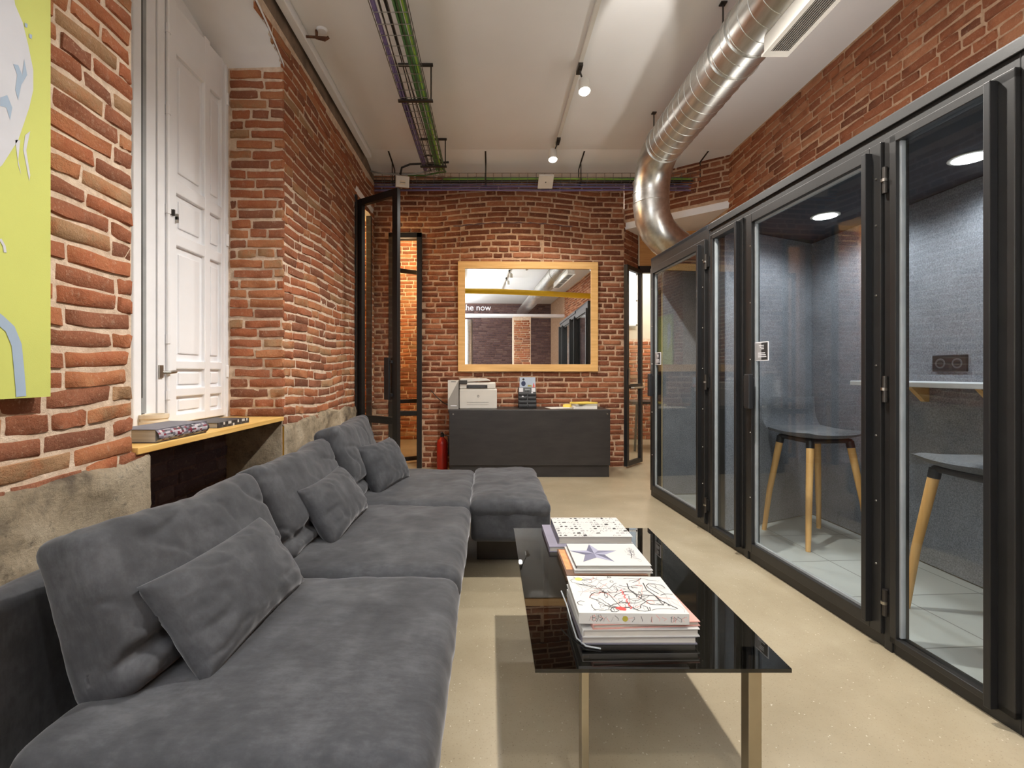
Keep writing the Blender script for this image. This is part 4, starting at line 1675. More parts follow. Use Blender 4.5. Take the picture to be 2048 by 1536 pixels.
for k in range(8):
    x = GX0_ + 0.022 + k * 0.0125
    b.box(x, x + 0.004, 1.3, 2.735, GZ0_ + 0.001, GZ0_ + 0.012, 'printer_grey')
b.build('grille_blades', gr)

# ------------------------------------------------------------------ cable trays and cables


def basket(name, label, x0, x1, y0, y1, z0, z1, along):
    """wire mesh tray; along = 'y' or 'x' gives its run"""
    t = thing(name, label, 'cable tray', ((x0 + x1) / 2, (y0 + y1) / 2, z0))
    o_ = Vector(((x0 + x1) / 2, (y0 + y1) / 2, z0))
    b = MB()
    r = 0.0028
    if along == 'y':
        for k in range(5):
            x = x0 + (x1 - x0) * k / 4
            b.tube([Vector((x, y0, z0)) - o_, Vector((x, y1, z0)) - o_], r, 'wire', 5)
        for x in (x0, x1):
            b.tube([Vector((x, y0, z1)) - o_, Vector((x, y1, z1)) - o_], r, 'wire', 5)
        y = y0
        while y <= y1:
            b.tube([Vector(p) - o_ for p in ((x0, y, z1), (x0, y, z0), (x1, y, z0), (x1, y, z1))], r, 'wire', 5)
            y += 0.10
    else:
        for k in range(3):
            y = y0 + (y1 - y0) * k / 2
            b.tube([Vector((x0, y, z0)) - o_, Vector((x1, y, z0)) - o_], r, 'wire', 5)
        for z in (z1, (z0 + z1) / 2):
            for y in (y0, y1):
                b.tube([Vector((x0, y, z)) - o_, Vector((x1, y, z)) - o_], r, 'wire', 5)
        x = x0
        while x <= x1:
            b.tube([Vector(p) - o_ for p in ((x, y0, z1), (x, y0, z0), (x, y1, z0), (x, y1, z1))], r, 'wire', 5)
            x += 0.10
    b.build('wire_basket', t)
    return t, o_


T1, o1 = basket('cable_tray', 'wire basket cable tray running along the ceiling towards the back wall', -0.72, -0.50, -1.0, 5.30, 3.37, 3.42, 'y')
for y in (2.35, 3.83, 5.05):
    b = MB()
    b.box(-0.74 - o1.x, -0.46 - o1.x, y - 0.014 - o1.y, y + 0.014 - o1.y, 3.352 - o1.z, 3.366 - o1.z, 'dark_metal')
    b.tube([Vector((-0.475, y, 3.36)) - o1, Vector((-0.475, y, 3.655)) - o1], 0.006, 'dark_metal', 8)
    b.box(-0.74 - o1.x, -0.46 - o1.x, y - 0.010 - o1.y, y + 0.010 - o1.y, 3.64 - o1.z, 3.658 - o1.z, 'dark_metal')
    b.build('hanger', T1)
TY_ = 5.55
T2, o2 = basket('cable_tray', 'wire basket cable tray running across the top of the back wall', -1.36, 2.55, TY_, TY_ + 0.12, 3.40, 3.50, 'x')
for x in (-1.14, -0.05, 1.06, 2.45):
    b = MB()
    b.tube([Vector((x, TY_ - 0.012, 3.39)) - o2, Vector((x, TY_ - 0.012, 3.625)) - o2], 0.006, 'dark_metal', 8)
    b.tube([Vector((x, TY_ + 0.135, 3.39)) - o2, Vector((x, TY_ + 0.135, 3.60)) - o2], 0.006, 'dark_metal', 8)
    b.tube([Vector((x, TY_ - 0.22, 3.655)) - o2, Vector((x, TY_ + 0.135, 3.60)) - o2], 0.009, 'dark_metal', 8)
    b.box(x - 0.012 - o2.x, x + 0.012 - o2.x, TY_ - 0.02 - o2.y, TY_ + 0.14 - o2.y, 3.385 - o2.z, 3.396 - o2.z, 'dark_metal')
    b.build('hanger', T2)
rc = random.Random(8)


def cable(label, pts, r, m, group):
    b = MB()
    b.tube(pts, r, m, 7)
    return tag(b.build('cable', smooth='all'), label, 'cable', group)


def along_y(x, z, y0=-1.0, y1=5.2, wob=0.006):
    ph = rc.uniform(0, 6)
    return [(x + wob * math.sin(y * 2.1 + ph), y, z + wob * 0.3 * math.sin(y * 3 + ph)) for y in [y0 + (y1 - y0) * i / 40 for i in range(41)]]


def along_x(y, z, x0=-1.36, x1=2.5, wob=0.004):
    ph = rc.uniform(0, 6)
    return [(x, y, z + wob * math.sin(x * 3.1 + ph)) for x in [x0 + (x1 - x0) * i / 40 for i in range(41)]]


for k in range(4):
    cable('purple data cable along the left side of the ceiling tray', along_y(-0.712 + 0.018 * (k % 2), 3.384 + 0.016 * (k // 2)), 0.0085, 'purple_cable', 'purple cables in the ceiling tray')
for k in range(7):
    cable('green cable along the right side of the ceiling tray', along_y(-0.578 + 0.017 * (k % 5), 3.384 + 0.017 * (k // 5)), 0.009, 'green_cable' if k != 3 else 'lime_cable', 'green cables in the ceiling tray')
for k in range(3):
    cable('thin black cable loose in the middle of the ceiling tray', along_y(-0.665 + 0.028 * k, 3.379, -1, 5.2, 0.012), 0.0045, 'black_cable', 'black cables in the ceiling tray')
for k in range(5):
    cable('violet cable strapped under the tray on the back wall', along_x(TY_ + 0.03 + 0.012 * (k % 2), 3.384 - 0.019 * k), 0.0065, 'purple_cable' if k in (2, 4) else 'blue_cable', 'violet cables under the back tray')
for k in range(3):
    cable('green cable lying in the tray on the back wall', along_x(TY_ + 0.03 + 0.02 * k, 3.44 + 0.012 * k, -0.55, 2.5), 0.010, 'green_cable' if k else 'lime_cable', 'green cables in the back tray')
for k in range(2):
    cable('black cable lying in the tray on the back wall', along_x(TY_ + 0.02 + 0.05 * k, 3.415 + 0.01 * k), 0.010, 'black_cable', 'black cables in the back tray')
b = MB()
for k in range(2):
    b.tube([(-0.61 + (0.10 - 0.01 * k) * math.cos(a), 5.0 + (0.12 - 0.01 * k) * math.sin(a), 3.395 + 0.012 * k + 0.01 * math.sin(a * 2)) for a in [i * PI / 12 for i in range(25)]], 0.006, 'black_cable', 6)
tag(b.build('cable_coil', smooth='all'), 'coil of black cable at the far end of the ceiling tray', 'cable')
cable('grey cable sagging from the left corner into the back tray', [(-1.38, 5.50, 3.50), (-1.25, 5.45, 3.455), (-1.05, 5.43, 3.432), (-0.85, 5.43, 3.44), (-0.7, 5.4, 3.46), (-0.6, 5.3, 3.44)], 0.010, 'grey_cable', 'loose cables at the left end of the back tray')
cable('green cable curving down from the ceiling tray to the back tray', [(-0.53, 5.15, 3.40), (-0.50, 5.35, 3.43), (-0.60, 5.47, 3.47), (-0.75, 5.5, 3.45), (-0.95, 5.52, 3.46)], 0.010, 'green_cable', 'loose cables at the left end of the back tray')
cable('black conduit bending from the tray end to the left', [(-1.02, 5.40, 3.42), (-1.0, 5.38, 3.49), (-0.9, 5.34, 3.51), (-0.6, 5.32, 3.515), (-0.46, 5.30, 3.515)], 0.012, 'black_cable', 'loose cables at the left end of the back tray')
mb = MB()
mb.box(-0.075, 0.075, -0.03, 0.03, -0.06, 0.06, 'white_plastic')
mb.tube([(-0.03, -0.031, -0.01), (0.03, -0.031, -0.01)], 0.006, 'printer_grey', 8)
mb.box(-0.03, 0.03, -0.034, -0.03, -0.03, 0.012, 'cream')
o = tag(mb.build('junction_box', bevel=0.008), 'small white alarm box under the tray above the open left door', 'junction box')
o.location = (-1.0, 5.42, 3.345)
o.rotation_euler = (0.25, 0, 0.3)
mb = MB()
mb.box(-0.085, 0.085, -0.09, 0.09, -0.012, 0.012, 'white_plastic')
mb.lathe([(0.008, 0), (0.008, -0.003)], (0.0, 0.0, -0.012), 'dark_grey_plastic', 10)
o = tag(mb.build('access_point', bevel=0.006), 'flat white square access point tilted below the middle of the back tray', 'access point')
o.location = (0.64, 5.46, 3.365)
o.rotation_euler = (-0.5, 0, 0)

# ------------------------------------------------------------------ track and spots
trk = MB()
trk.box(0.703, 0.737, -3.0, 5.45, 3.625, 3.658, 'white_plastic')
tr = tag(trk.build('light_track', bevel=0.003), 'slim pale lighting track along the ceiling carrying the spotlights', 'track')
spots = [(0.76, 3.82, 3.43, 'bright spotlight in the middle of the ceiling track'), (0.665, 5.02, 3.42, 'spotlight at the far end of the ceiling track near the back wall'),
         (0.76, 2.30, 3.43, 'spotlight on the track above the coffee table'), (0.76, 0.25, 3.43, 'spotlight on the track above the camera'), (0.76, -0.65, 3.43, 'spotlight on the track behind the camera')]
for k, (x, y, z, lab) in enumerate(spots):
    s = thing('track_spotlight', lab, 'spotlight', (x, y, z), 0, 'spotlights on the ceiling track')
    tilt = Vector((0.0, -0.25, -1)) if k < 2 else Vector((0, 0, -1))
    tilt.normalize()
    b = MB()
    a = -tilt * 0.12
    b.tube([a, a * 0.85, Vector((0, 0, 0))], [0.030, 0.042, 0.048], 'white_plastic', 20, True)
    b.build('lamp_head', s, smooth=True)
    b = MB()
    b.tube([a * 0.6, Vector((0.72 - x, 0, 3.60 - z)), Vector((0.72 - x, 0, 3.63 - z))], 0.007, 'dark_metal', 8)
    b.box(0.72 - x - 0.018, 0.72 - x + 0.018, -0.06, 0.06, 3.60 - z, 3.63 - z, 'dark_metal')
    b.build('bracket', s)
    b = MB()
    b.tube([tilt * 0.001, tilt * 0.010], [0.041, 0.036], 'lamp_white', 20)
    b.build('bulb', s)

# ------------------------------------------------------------------ glazed doors


def glazed_leaf(name, lab, hinge_pt, free_pt, z0, z1, rails, w=0.06, th=0.045):
    hp, fp = Vector(hinge_pt), Vector(free_pt)
    d = fp - hp
    ang = math.atan2(d.y, d.x)
    L_ = d.length
    t = thing(name, lab, 'door', (hp.x, hp.y, 0), ang)
    b = MB()
    b.box(0, w, -th / 2, th / 2, z0, z1, 'black_frame')
    b.box(L_ - w, L_, -th / 2, th / 2, z0, z1, 'black_frame')
    b.box(w, L_ - w, -th / 2, th / 2, z1 - w, z1, 'black_frame')
    b.box(w, L_ - w, -th / 2, th / 2, z0, z0 + w, 'black_frame')
    for r in rails:
        b.box(w, L_ - w, -th / 2, th / 2, r - w / 2, r + w / 2, 'black_frame')
    b.build('door_frame', t, 0.003)
    zz = [z0 + w] + [v for r in rails for v in (r - w / 2, r + w / 2)] + [z1 - w]
    for i in range(0, len(zz), 2):
        b = MB()
        b.box(w, L_ - w, -0.004, 0.004, zz[i], zz[i + 1], 'clear_glass')
        b.build('pane', t)
    return t, L_


d1, L1 = glazed_leaf('door_1', 'tall black steel glazed door standing open at the left wall', (-1.385, 5.02), (-0.90, 4.69), 0.03, 2.99, [0.69], 0.07)
struct(d1)
for sgn in (-1, 1):
    b = MB()
    b.box(L1 - 0.15, L1 - 0.085, sgn * 0.045 - 0.012, sgn * 0.045 + 0.012, 0.90, 1.32, 'black_plastic')
    b.box(L1 - 0.125, L1 - 0.06, min(0, sgn * 0.045), max(0, sgn * 0.045), 0.93, 0.96, 'black_plastic')
    b.box(L1 - 0.125, L1 - 0.06, min(0, sgn * 0.045), max(0, sgn * 0.045), 1.26, 1.29, 'black_plastic')
    b.build('handle', d1, 0.004)
# jamb frame in the left opening
mb = MB()
mb.box(LX - 0.06, LX + 0.02, DY0, DY0 + 0.05, 0, 3.04, 'black_frame')
mb.box(LX - 0.06, LX + 0.0, DY1 - 0.05, DY1, 0, 3.04, 'black_frame')
struct(mb.build('trim_5', bevel=0.003))
# frame in the back wall doorway with a half open leaf beyond
mb = MB()
yb = BY + SK * -1
mb.box(GX1 - 0.06, GX1, yb - 0.03, yb + 0.05, 0, GZ, 'black_frame')
mb.box(GX0, GX0 + 0.05, yb - 0.03, yb + 0.05, 0, GZ, 'black_frame')
mb.box(GX0, GX1, yb - 0.03, yb + 0.05, GZ - 0.06, GZ, 'black_frame')
mb.box(GX0, GX1, yb - 0.02, yb + 0.04, 0.64, 0.70, 'black_frame')
struct(mb.build('trim_6', bevel=0.003))
d3, L3 = glazed_leaf('door_3', 'black steel glazed door half open behind the narrow back doorway', (-1.20, 6.05), (-0.80, 6.32), 0.03, 2.50, [0.80], 0.05)
struct(d3)
b = MB()
b.box(L3 - 0.12, L3 - 0.05, -0.06, -0.03, 0.95, 1.35, 'black_plastic')
b.build('handle', d3, 0.004)
d2_, L2 = glazed_leaf('door_2', 'black steel glazed door standing open at the right end of the back wall', (1.655, 5.80), (1.955, 6.15), 0.02, 2.49, [1.0], 0.055)
struct(d2_)
b = MB()
b.tube([(0.10, -0.03, 0.98), (0.10, -0.06, 0.98), (0.40, -0.06, 0.98)], 0.012, 'steel', 10)
b.build('push_bar', d2_, smooth=True)
b = MB()
b.tube([(0.03, -0.035, 1.02), (0.03, -0.035, 1.22)], 0.012, 'steel', 10)
b.build('handle', d2_, smooth=True)
# window at the far side of the room beyond, and a table there
wb2 = struct(thing('window_2', 'tall daylit window in the room beyond the right doorway', 'window', (2.45, 8.27, 1.9)))
b = MB()
b.box(-0.20, 0.10, -0.01, 0.0, 0.1, 1.4, 'daylight')
b.build('pane', wb2)
b = MB()
for x in (-0.22, 0.08, -0.07):
    b.box(x, x + 0.025, -0.04, 0.0, 0.08, 1.42, 'white_paint')
for z in (0.08, 0.5, 0.95, 1.40):
    b.box(-0.22, 0.105, -0.04, 0.0, z, z + 0.025, 'white_paint')
b.build('frame', wb2)
t = thing('desk', 'dark desk with metal legs in the room beyond the right doorway', 'desk', (2.45, 7.3, 0))
b = MB()
b.box(-0.35, 0.5, -0.3, 0.3, 0.70, 0.74, 'dark_board')
b.build('desk_top', t)
for sx in (-0.3, 0.45):
    for sy in (-0.25, 0.25):
        b = MB()
        b.tube([(sx, sy, 0), (sx * 0.9, sy, 0.70)], 0.018, 'dark_metal', 8)
        b.build('leg', t)

# ------------------------------------------------------------------ mirror
mr = thing('wall_mirror', 'large mirror in a pine board frame on the back brick wall', 'mirror', (0.468, BY + SK * 0.468 - 0.02, 1.855), math.atan(SK))
W_, H_ = 1.72, 1.345
fw = 0.095
fw = 0.088
mbs = [(-W_ / 2, W_ / 2, -0.03, 0.0, H_ / 2 - fw, H_ / 2), (-W_ / 2, W_ / 2, -0.03, 0.0, -H_ / 2, -H_ / 2 + fw)]
for q_ in mbs:
    b = MB()
    b.box(*q_, 'pine')
    b.build('frame_rail', mr, 0.003)
for x in (-W_ / 2, W_ / 2 - fw):
    b = MB()
    b.box(x, x + fw, -0.029, 0.0, -H_ / 2 + fw, H_ / 2 - fw, 'pine')
    b.build('frame_stile', mr, 0.003)
b = MB()
b.box(-W_ / 2 + fw, W_ / 2 - fw, -0.014, -0.006, -H_ / 2 + fw, H_ / 2 - fw, 'mirror')
b.build('mirror_glass', mr)

# ------------------------------------------------------------------ console and the things on it
KX0, KX1, KY0, KY1, KZ = -0.455, 1.345, 5.30, 5.80, 0.755
kc = thing('console_desk', 'black wooden console cabinet standing against the back wall under the mirror', 'console', ((KX0 + KX1) / 2, KY0, 0))
kx = (KX0 + KX1) / 2
b = MB()
b.box(KX0 - kx - 0.01, KX1 - kx + 0.0, 0.0, 0.5, KZ - 0.03, KZ, 'dark_board')
b.build('top', kc, 0.002)
b = MB()
b.box(KX0 - kx, KX1 - kx - 0.005, -0.006, 0.02, 0.135, KZ - 0.005, 'dark_board')
b.build('front_panel', kc, 0.002)
b = MB()
b.box(KX0 - kx, KX0 - kx + 0.02, 0.02, 0.5, 0.0, KZ - 0.03, 'dark_board')
b.box(KX1 - kx - 0.03, KX1 - kx - 0.01, 0.02, 0.5, 0.0, KZ - 0.03, 'dark_board')
b.build('side_panel', kc, 0.002)
b = MB()
b.box(KX0 - kx + 0.02, KX1 - kx - 0.03, 0.02, 0.04, 0.0, 0.135, 'dark_board')
b.build('plinth', kc, 0.002)
for x in (KX0 - kx + 0.045, KX1 - kx - 0.035):
    b = MB()
    b.tube([(x, -0.006, KZ - 0.05), (x, -0.011, KZ - 0.05)], [0.010, 0.007], 'steel', 12)
    b.build('screw_cap', kc, smooth=True)
# printer
pr = thing('printer', 'white laser printer with scanner lid on the left of the console', 'printer', (-0.135, 5.42, KZ))
b = MB()
b.box(-0.215, 0.215, 0.0, 0.36, 0.0, 0.225, 'printer_white')
b.build('body', pr, 0.01)
b = MB()
b.box(-0.215, 0.20, 0.005, 0.36, 0.227, 0.30, 'printer_white')
b.build('upper_body', pr, 0.012)
b = MB()
b.prism([(-0.21, 0.02, 0.302), (0.14, 0.02, 0.322), (0.09, 0.02, 0.345), (-0.21, 0.02, 0.345)], (0, 0.33, 0), 'printer_white')
b.build('scanner_lid', pr, 0.004)
b = MB()
b.box(-0.132, 0.105, -0.002, 0.03, 0.235, 0.272, 'black_plastic')
b.box(-0.11, 0.085, -0.004, 0.0, 0.243, 0.254, 'dark_grey_plastic')
b.build('output_slot', pr, 0.003)
b = MB()
b.prism([(-0.215, -0.02, 0.29), (-0.125, -0.02, 0.29), (-0.125, 0.03, 0.335), (-0.215, 0.03, 0.335)], (0, 0.01, -0.006), 'black_plastic')
b.build('control_panel', pr, 0.002)
b = MB()
b.box(-0.13, 0.12, -0.0015, 0.001, 0.072, 0.075, 'dark_grey_plastic')
b.box(-0.13, 0.12, -0.0015, 0.001, 0.048, 0.051, 'printer_grey')
b.build('paper_tray', pr)
b = MB()
b.tube([(0.0, 0.001, 0.145), (0.0, -0.002, 0.145)], 0.015, 'printer_grey', 18)
b.build('emblem', pr)
text_mesh('hp', 0.021, 'printer_white', 'emblem_letters', pr, Matrix.Translation((0.0, -0.0025, 0.139)) @ Matrix.Rotation(PI / 2, 4, 'X'))
# grey cardboard box left of the printer
mb = MB()
mb.box(-0.062, 0.062, 0, 0.30, 0, 0.325, 'printer_grey')
mb.prism([(-0.061, -0.001, 0.325), (0.061, -0.001, 0.325), (-0.058, -0.001, 0.10)], (0, 0.0005, 0), 'printer_white')
mb.box(-0.03, 0.04, -0.002, -0.001, 0.03, 0.042, 'sticker_white')
mb.box(-0.025, 0.03, -0.002, -0.001, 0.305, 0.312, 'dark_grey_plastic')
o = tag(mb.build('supply_box', bevel=0.002), 'tall narrow grey supply box left of the printer', 'box')
o.location = (-0.42, 5.42, KZ)
# card dispenser
ds = thing('card_rack', 'small black desktop rack of card pockets between printer and papers', 'rack', (0.435, 5.5, KZ))
b = MB()
b.box(-0.105, 0.105, 0.0, 0.10, 0, 0.03, 'black_plastic')
b.prism([(-0.105, 0.0, 0.0), (-0.105, 0.10, 0.0), (-0.105, 0.10, 0.24), (-0.105, 0.06, 0.24)], (0.21, 0, 0), 'black_plastic')
b.build('body', ds, 0.004)
for i in range(2):
    for j in range(4):
        b = MB()
        x = -0.052 + 0.104 * i
        z = 0.012 + 0.045 * j
        y = 0.06 * z / 0.24
        b.box(x - 0.047, x + 0.047, y - 0.018, y + 0.01, z, z + 0.028, 'black_plastic')
        b.box(x - 0.043, x + 0.043, y - 0.019, y - 0.016, z + 0.018, z + 0.028, 'dark_grey_plastic')
        b.build('pocket', ds, 0.002)
for i in (-1, 1):
    b = MB()
    b.box(i * 0.072 - 0.023, i * 0.072 + 0.023, 0.036, 0.040, 0.190, 0.236, 'sticker_white')
    b.build('sticker', ds)
b = MB()
b.box(-0.027, 0.033, 0.036, 0.040, 0.205, 0.225, 'seal')
b.build('name_plate', ds)
for x, z in ((-0.055, 0.135), (0.055, 0.178)):
    b = MB()
    b.tube([(x, 0.015 + z * 0.1, z), (x, 0.0 + z * 0.1, z)], 0.011, 'sticker_white', 10)
    b.build('knob', ds, smooth=True)
b = MB()
b.box(-0.088, 0.098, 0.07, 0.074, 0.235, 0.36, 'card_blue')
b.poly([(-0.06 + 0.027 * math.cos(a) + 0.017, 0.0695, 0.285 + 0.03 * math.sin(a)) for a in [k * PI / 6 for k in range(12)]], 'card_navy')
b.poly([(-0.043 + 0.014 * math.cos(a), 0.0695, 0.335 + 0.013 * math.sin(a)) for a in [k * PI / 6 for k in range(12)]], 'ink_black')
b.poly([(0.005, 0.0695, 0.25), (0.06, 0.0695, 0.25), (0.05, 0.0695, 0.265), (0.01, 0.0695, 0.27)], 'ink_olive')
b.poly([(0.06, 0.0695, 0.237), (0.096, 0.0695, 0.237), (0.09, 0.0695, 0.27), (0.075, 0.0695, 0.285)], 'ink_pink')
b.poly([(0.072, 0.069, 0.24), (0.08, 0.069, 0.24), (0.08, 0.069, 0.29), (0.072, 0.069, 0.29)], 'ink_red')
b.build('header_card', ds)
# papers
GP = 'papers and pads at the right of the console'
lay = [(0.80, 1.10, 5.42, 5.60, 0.006, 'paper', 0.1, 'loose white sheets at the left of the paper pile'),
       (1.00, 1.27, 5.42, 5.64, 0.022, 'pages', 0.0, 'thick pad of white paper at the bottom of the pile on the console')]
mb = MB()
mb.box(-0.135, 0.135, -0.1, 0.1, 0, 0.006, 'paper')
o = tag(mb.build('paper_sheets'), 'loose thin white sheets lying left of the paper pile', 'paper', GP)
o.location, o.rotation_euler = (0.80, 5.55, KZ), (0, 0, 0.2)
mb = MB()
mb.box(-0.135, 0.135, -0.1, 0.1, 0, 0.028, 'paper')
o = tag(mb.build('paper_pad', bevel=0.001), 'white paper pad at the bottom of the console pile', 'paper', GP)
o.location, o.rotation_euler = (1.09, 5.52, KZ), (0, 0, -0.03)
mb = MB()
mb.box(-0.13, 0.13, -0.09, 0.09, 0, 0.024, 'pages')
o = tag(mb.build('paper_pad', bevel=0.001), 'grey-edged paper pad in the middle of the console pile', 'paper', GP)
o.location, o.rotation_euler = (1.095, 5.52, KZ + 0.029), (0, 0, 0.12)
mb = MB()
mb.box(-0.125, 0.125, -0.1, 0.1, 0, 0.016, 'pad_yellow')
o = tag(mb.build('paper_pad', bevel=0.001), 'yellow pad lying turned on top of the console pile', 'paper', GP)
o.location, o.rotation_euler = (1.09, 5.53, KZ + 0.054), (0.0, 0.0, 0.45)
mb = MB()
mb.prism([(0, 0, 0), (0.12, -0.03, 0), (0.20, 0.08, 0.0), (0.05, 0.12, 0.0)], (0, 0, 0.03), 'pad_yellow')
o = tag(mb.build('paper_pad', bevel=0.002), 'crumpled yellow pad sticking out left of the pile', 'paper', GP)
o.location, o.rotation_euler = (0.86, 5.60, KZ + 0.007), (0, 0, 0)
# extinguisher
fe = thing('fire_extinguisher', 'red fire extinguisher on the floor at the left side of the console', 'extinguisher', (-0.565, 5.62, 0))
b = MB()
b.lathe([(0.058, 0), (0.065, 0.01), (0.065, 0.33), (0.055, 0.37), (0.028, 0.395), (0.024, 0.41)], (0, 0, 0), 'red_paint', 24)
b.build('cylinder', fe, smooth=True)
b = MB()
b.lathe([(0.022, 0), (0.022, 0.04)], (0, 0, 0.41), 'black_plastic', 14)
b.bar((0, 0, 0.45), (0, -0.10, 0.475), 0.02, 0.008, 'black_plastic')
b.build('valve', fe)
b = MB()
b.tube([(0.02, 0, 0.43), (0.07, -0.01, 0.42), (0.078, -0.01, 0.34), (0.076, -0.01, 0.2)], 0.009, 'black_plastic', 8)
b.build('hose', fe, smooth=True)
cable('black power cable hanging down beside the printer', [(-0.48, 5.70, 0.77), (-0.56, 5.76, 0.80), (-0.64, 5.79, 0.86), (-0.72, 5.80, 0.95)], 0.006, 'black_cable', None)

# ------------------------------------------------------------------ behind the photographer, seen in the mirror
mb = MB()
mb.tube([(LX + 0.02, 0.75, 3.045), (0.4, 0.75, 3.03), (1.5, 0.75, 2.99), (RX - 0.02, 0.75, 2.93)], 0.062, 'yellow_paint', 20)
tag(mb.build('gas_pipe', smooth=True), 'thick yellow pipe crossing the room, seen reflected in the mirror', 'pipe')
mb = MB()
mb.tube([(-0.28, -3.8, 0.0), (-0.28, -3.8, 2.88)], 0.16, 'galv', 28)
for z in [0.15 * k for k in range(1, 19)]:
    mb.tube([(-0.28, -3.8, z), (-0.28, -3.8, z + 0.01)], 0.164, 'galv', 28)
tag(mb.build('upright_duct', smooth=True), 'upright shiny metal duct seen in the left part of the mirror', 'duct')
sg = text_mesh('the now', 0.26, 'sticker_white', 'wall_lettering', None, Matrix.Translation((0.0, -2.98, 3.08)) @ Matrix.Rotation(PI / 2, 4, 'X'))
tag(sg, 'white lettering high in the room, seen reflected at the left of the mirror', 'lettering')

# ------------------------------------------------------------------ lights


def light(kind, name, loc, power, col=(1, 1, 1), size=0.1, rot=None, **kw):
    l_ = bpy.data.lights.new(name, kind)
    l_.energy = power
    l_.color = col
    if kind == 'AREA':
        l_.size = size
        if 'size_y' in kw:
            l_.shape = 'RECTANGLE'
            l_.size_y = kw.pop('size_y')
    elif kind in ('POINT', 'SPOT'):
        l_.shadow_soft_size = size
    for k_, v_ in kw.items():
        setattr(l_, k_, v_)
    o_ = bpy.data.objects.new(name, l_)
    COL.objects.link(o_)
    o_.location = loc
    if rot is not None:
        o_.rotation_euler = rot
    return o_


WARM = (1.0, 0.95, 0.88)
for k, (x, y, z, lab) in enumerate(spots):
    pw = (70, 85, 360, 10, 80)[k]
    rot = (-0.24, 0, 0) if k < 2 else (0, 0, 0)
    light('SPOT', 'spot_beam', (x, y - (0.03 if k < 2 else 0), z - 0.03), pw, WARM, 0.04, rot, spot_size=math.radians(150), spot_blend=0.6)
# ceiling washer just above the picture, aimed along the ceiling
hd = Vector((0.90, 2.40, 3.25))
q = (Vector((1.04, 3.50, 3.66)) - hd).to_track_quat('-Z', 'Y')
light('SPOT', 'ceiling_washer', hd, 26, WARM, 0.02, q.to_euler(), spot_size=math.radians(34), spot_blend=0.5)
s = thing('track_spotlight', 'spotlight on the track turned up towards the ceiling', 'spotlight', hd, 0, 'spotlights on the ceiling track')
b = MB()
dv = (Vector((1.04, 3.50, 3.66)) - hd).normalized()
b.tube([-dv * 0.12, -dv * 0.02], [0.03, 0.042], 'white_plastic', 18)
b.build('lamp_head', s, smooth=True)
b = MB()
b.tube([-dv * 0.06, (-0.18, -0.06, 0.375)], 0.007, 'dark_metal', 8)
b.build('bracket', s)
# added fill strip, unseen on the booth roofs, lifts the ceiling and brickwork
ls = thing('led_strip', 'LED strip lying out of sight on the roof of the phone booths', 'lamp', (1.95, 3.0, 2.262), BA)
b = MB()
b.box(-0.05, 0.05, -1.35, 1.35, 0.0, 0.03, 'white_plastic')
b.build('housing', ls)
light('AREA', 'led_strip_light', (1.95, 3.0, 2.30), 9, (1.0, 0.95, 0.88), 0.08, (PI, 0, BA), size_y=2.6)
# added pendants behind the camera, unseen fill for the ceiling and room
for k, (x, y) in enumerate(((-0.95, -0.6), (-0.95, -2.5), (-0.95, -4.4))):
    t = thing('pendant_lamp', ('slim white pendant lamp just behind the camera near the left wall', 'middle one of the slim white pendant lamps behind the camera', 'slim white pendant lamp at the front end of the room near the left wall')[k], 'lamp', (x, y, 2.75), 0, 'slim pendant lamps behind the camera')
    b = MB()
    b.box(-0.06, 0.06, -0.75, 0.75, 0.0, 0.05, 'white_plastic')
    b.build('housing', t, 0.008)
    for yy in (-0.6, 0.6):
        b = MB()
        b.tube([(0, yy, 0.05), (0, yy, 0.91)], 0.002, 'wire', 5)
        b.build('suspension_wire', t)
    light('AREA', 'pendant_uplight', (x, y, 2.82), (120, 55, 35)[k], (0.93, 0.96, 1.0), 0.12, (PI, 0, 0), size_y=1.5)
    light('AREA', 'pendant_downlight', (x, y, 2.74), 8, (1.0, 0.98, 0.96), 0.12, (0, 0, 0), size_y=1.5)
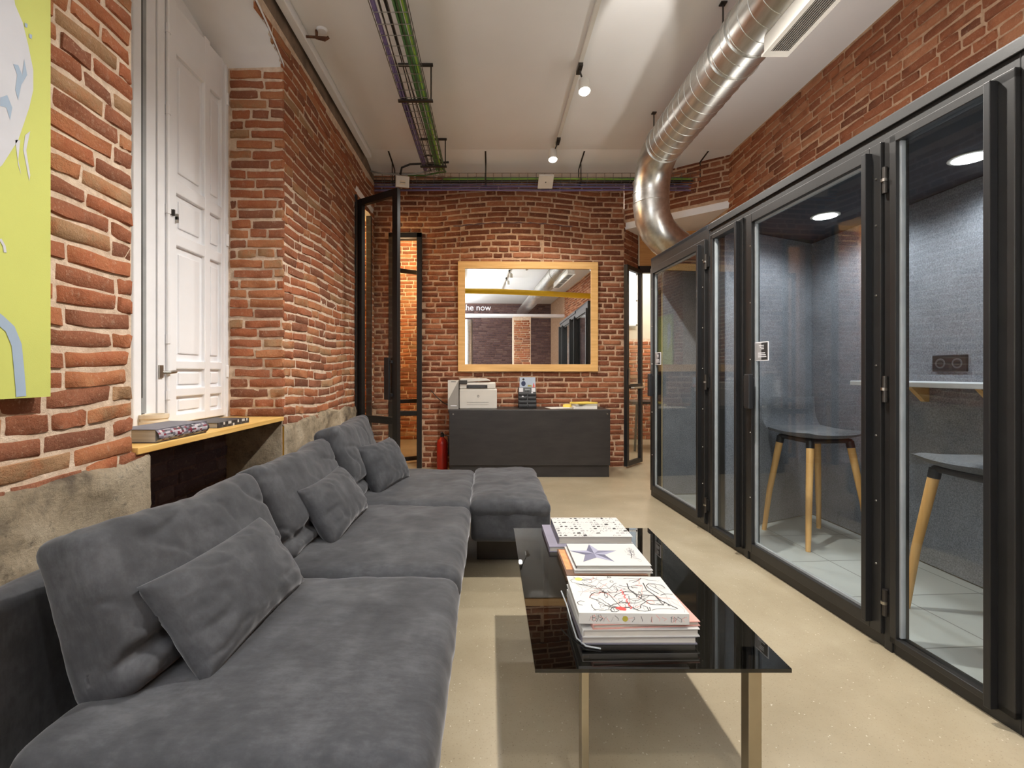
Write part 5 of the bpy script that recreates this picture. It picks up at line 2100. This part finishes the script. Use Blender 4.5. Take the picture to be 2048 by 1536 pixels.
# two made-up windows behind the camera, added as soft side fill
for k, y in enumerate((-0.75, -2.9)):
    t = struct(thing('window_%d' % (k + 3), 'tall daylit window in the left wall behind the camera', 'window', (LX, y, 0.9)))
    b = MB()
    b.box(0.004, 0.008, -0.55, 0.55, 0.0, 2.3, 'daylight')
    b.build('pane', t)
    b = MB()
    for yy in (-0.6, -0.03, 0.55):
        b.box(0.0, 0.05, yy, yy + 0.05, -0.05, 2.35, 'white_paint')
    for zz in (-0.05, 1.2, 2.3):
        b.box(0.0, 0.045, -0.6, 0.6, zz, zz + 0.05, 'white_paint')
    b.build('frame', t, 0.004)
    light('AREA', 'window_daylight', (LX + 0.07, y, 2.05), 40, (0.9, 0.95, 1.0), 1.1, (0, -PI / 2 + 0.0, 0), size_y=2.2)
# booth downlights
Mb = Matrix.Translation((P0.x, P0.y, 0)) @ Matrix.Rotation(BA, 4, 'Z')
for (x, y) in pod_lights:
    p = Mb @ Vector((x, y, 2.20))
    light('SPOT', 'booth_downlight', p, 32, (0.93, 0.97, 1.0), 0.06, (0, 0, 0), spot_size=math.radians(165), spot_blend=0.5)
# rooms beyond
light('POINT', 'back_room_left_light', (-1.3, 7.2, 2.9), 90, (1.0, 0.74, 0.42), 0.2)
light('POINT', 'back_room_right_light', (2.6, 7.2, 3.1), 110, (1.0, 0.93, 0.84), 0.2)
light('POINT', 'passage_light', (-2.3, 5.2, 2.9), 60, (1.0, 0.75, 0.35), 0.15)
# warm wash light above the mirror, with no lamp body
light('SPOT', 'wall_wash', (0.25, 5.15, 3.40), 26, (1.0, 0.80, 0.56), 0.05, (math.radians(12), 0, 0), spot_size=math.radians(110), spot_blend=0.8)

w = bpy.data.worlds.new('world')
SC.world = w
w.use_nodes = True
w.node_tree.nodes['Background'].inputs[0].default_value = (0.75, 0.85, 1, 1)
w.node_tree.nodes['Background'].inputs[1].default_value = 0.5

SC.view_settings.view_transform = 'Standard'
SC.view_settings.look = 'None'
SC.view_settings.gamma = 1
SC.view_settings.exposure = 0.15
SC.view_settings.use_curve_mapping = False
SC.cycles.max_bounces = 8
SC.cycles.transparent_max_bounces = 16
SC.cycles.sample_clamp_indirect = 6
SC.cycles.use_denoising = True
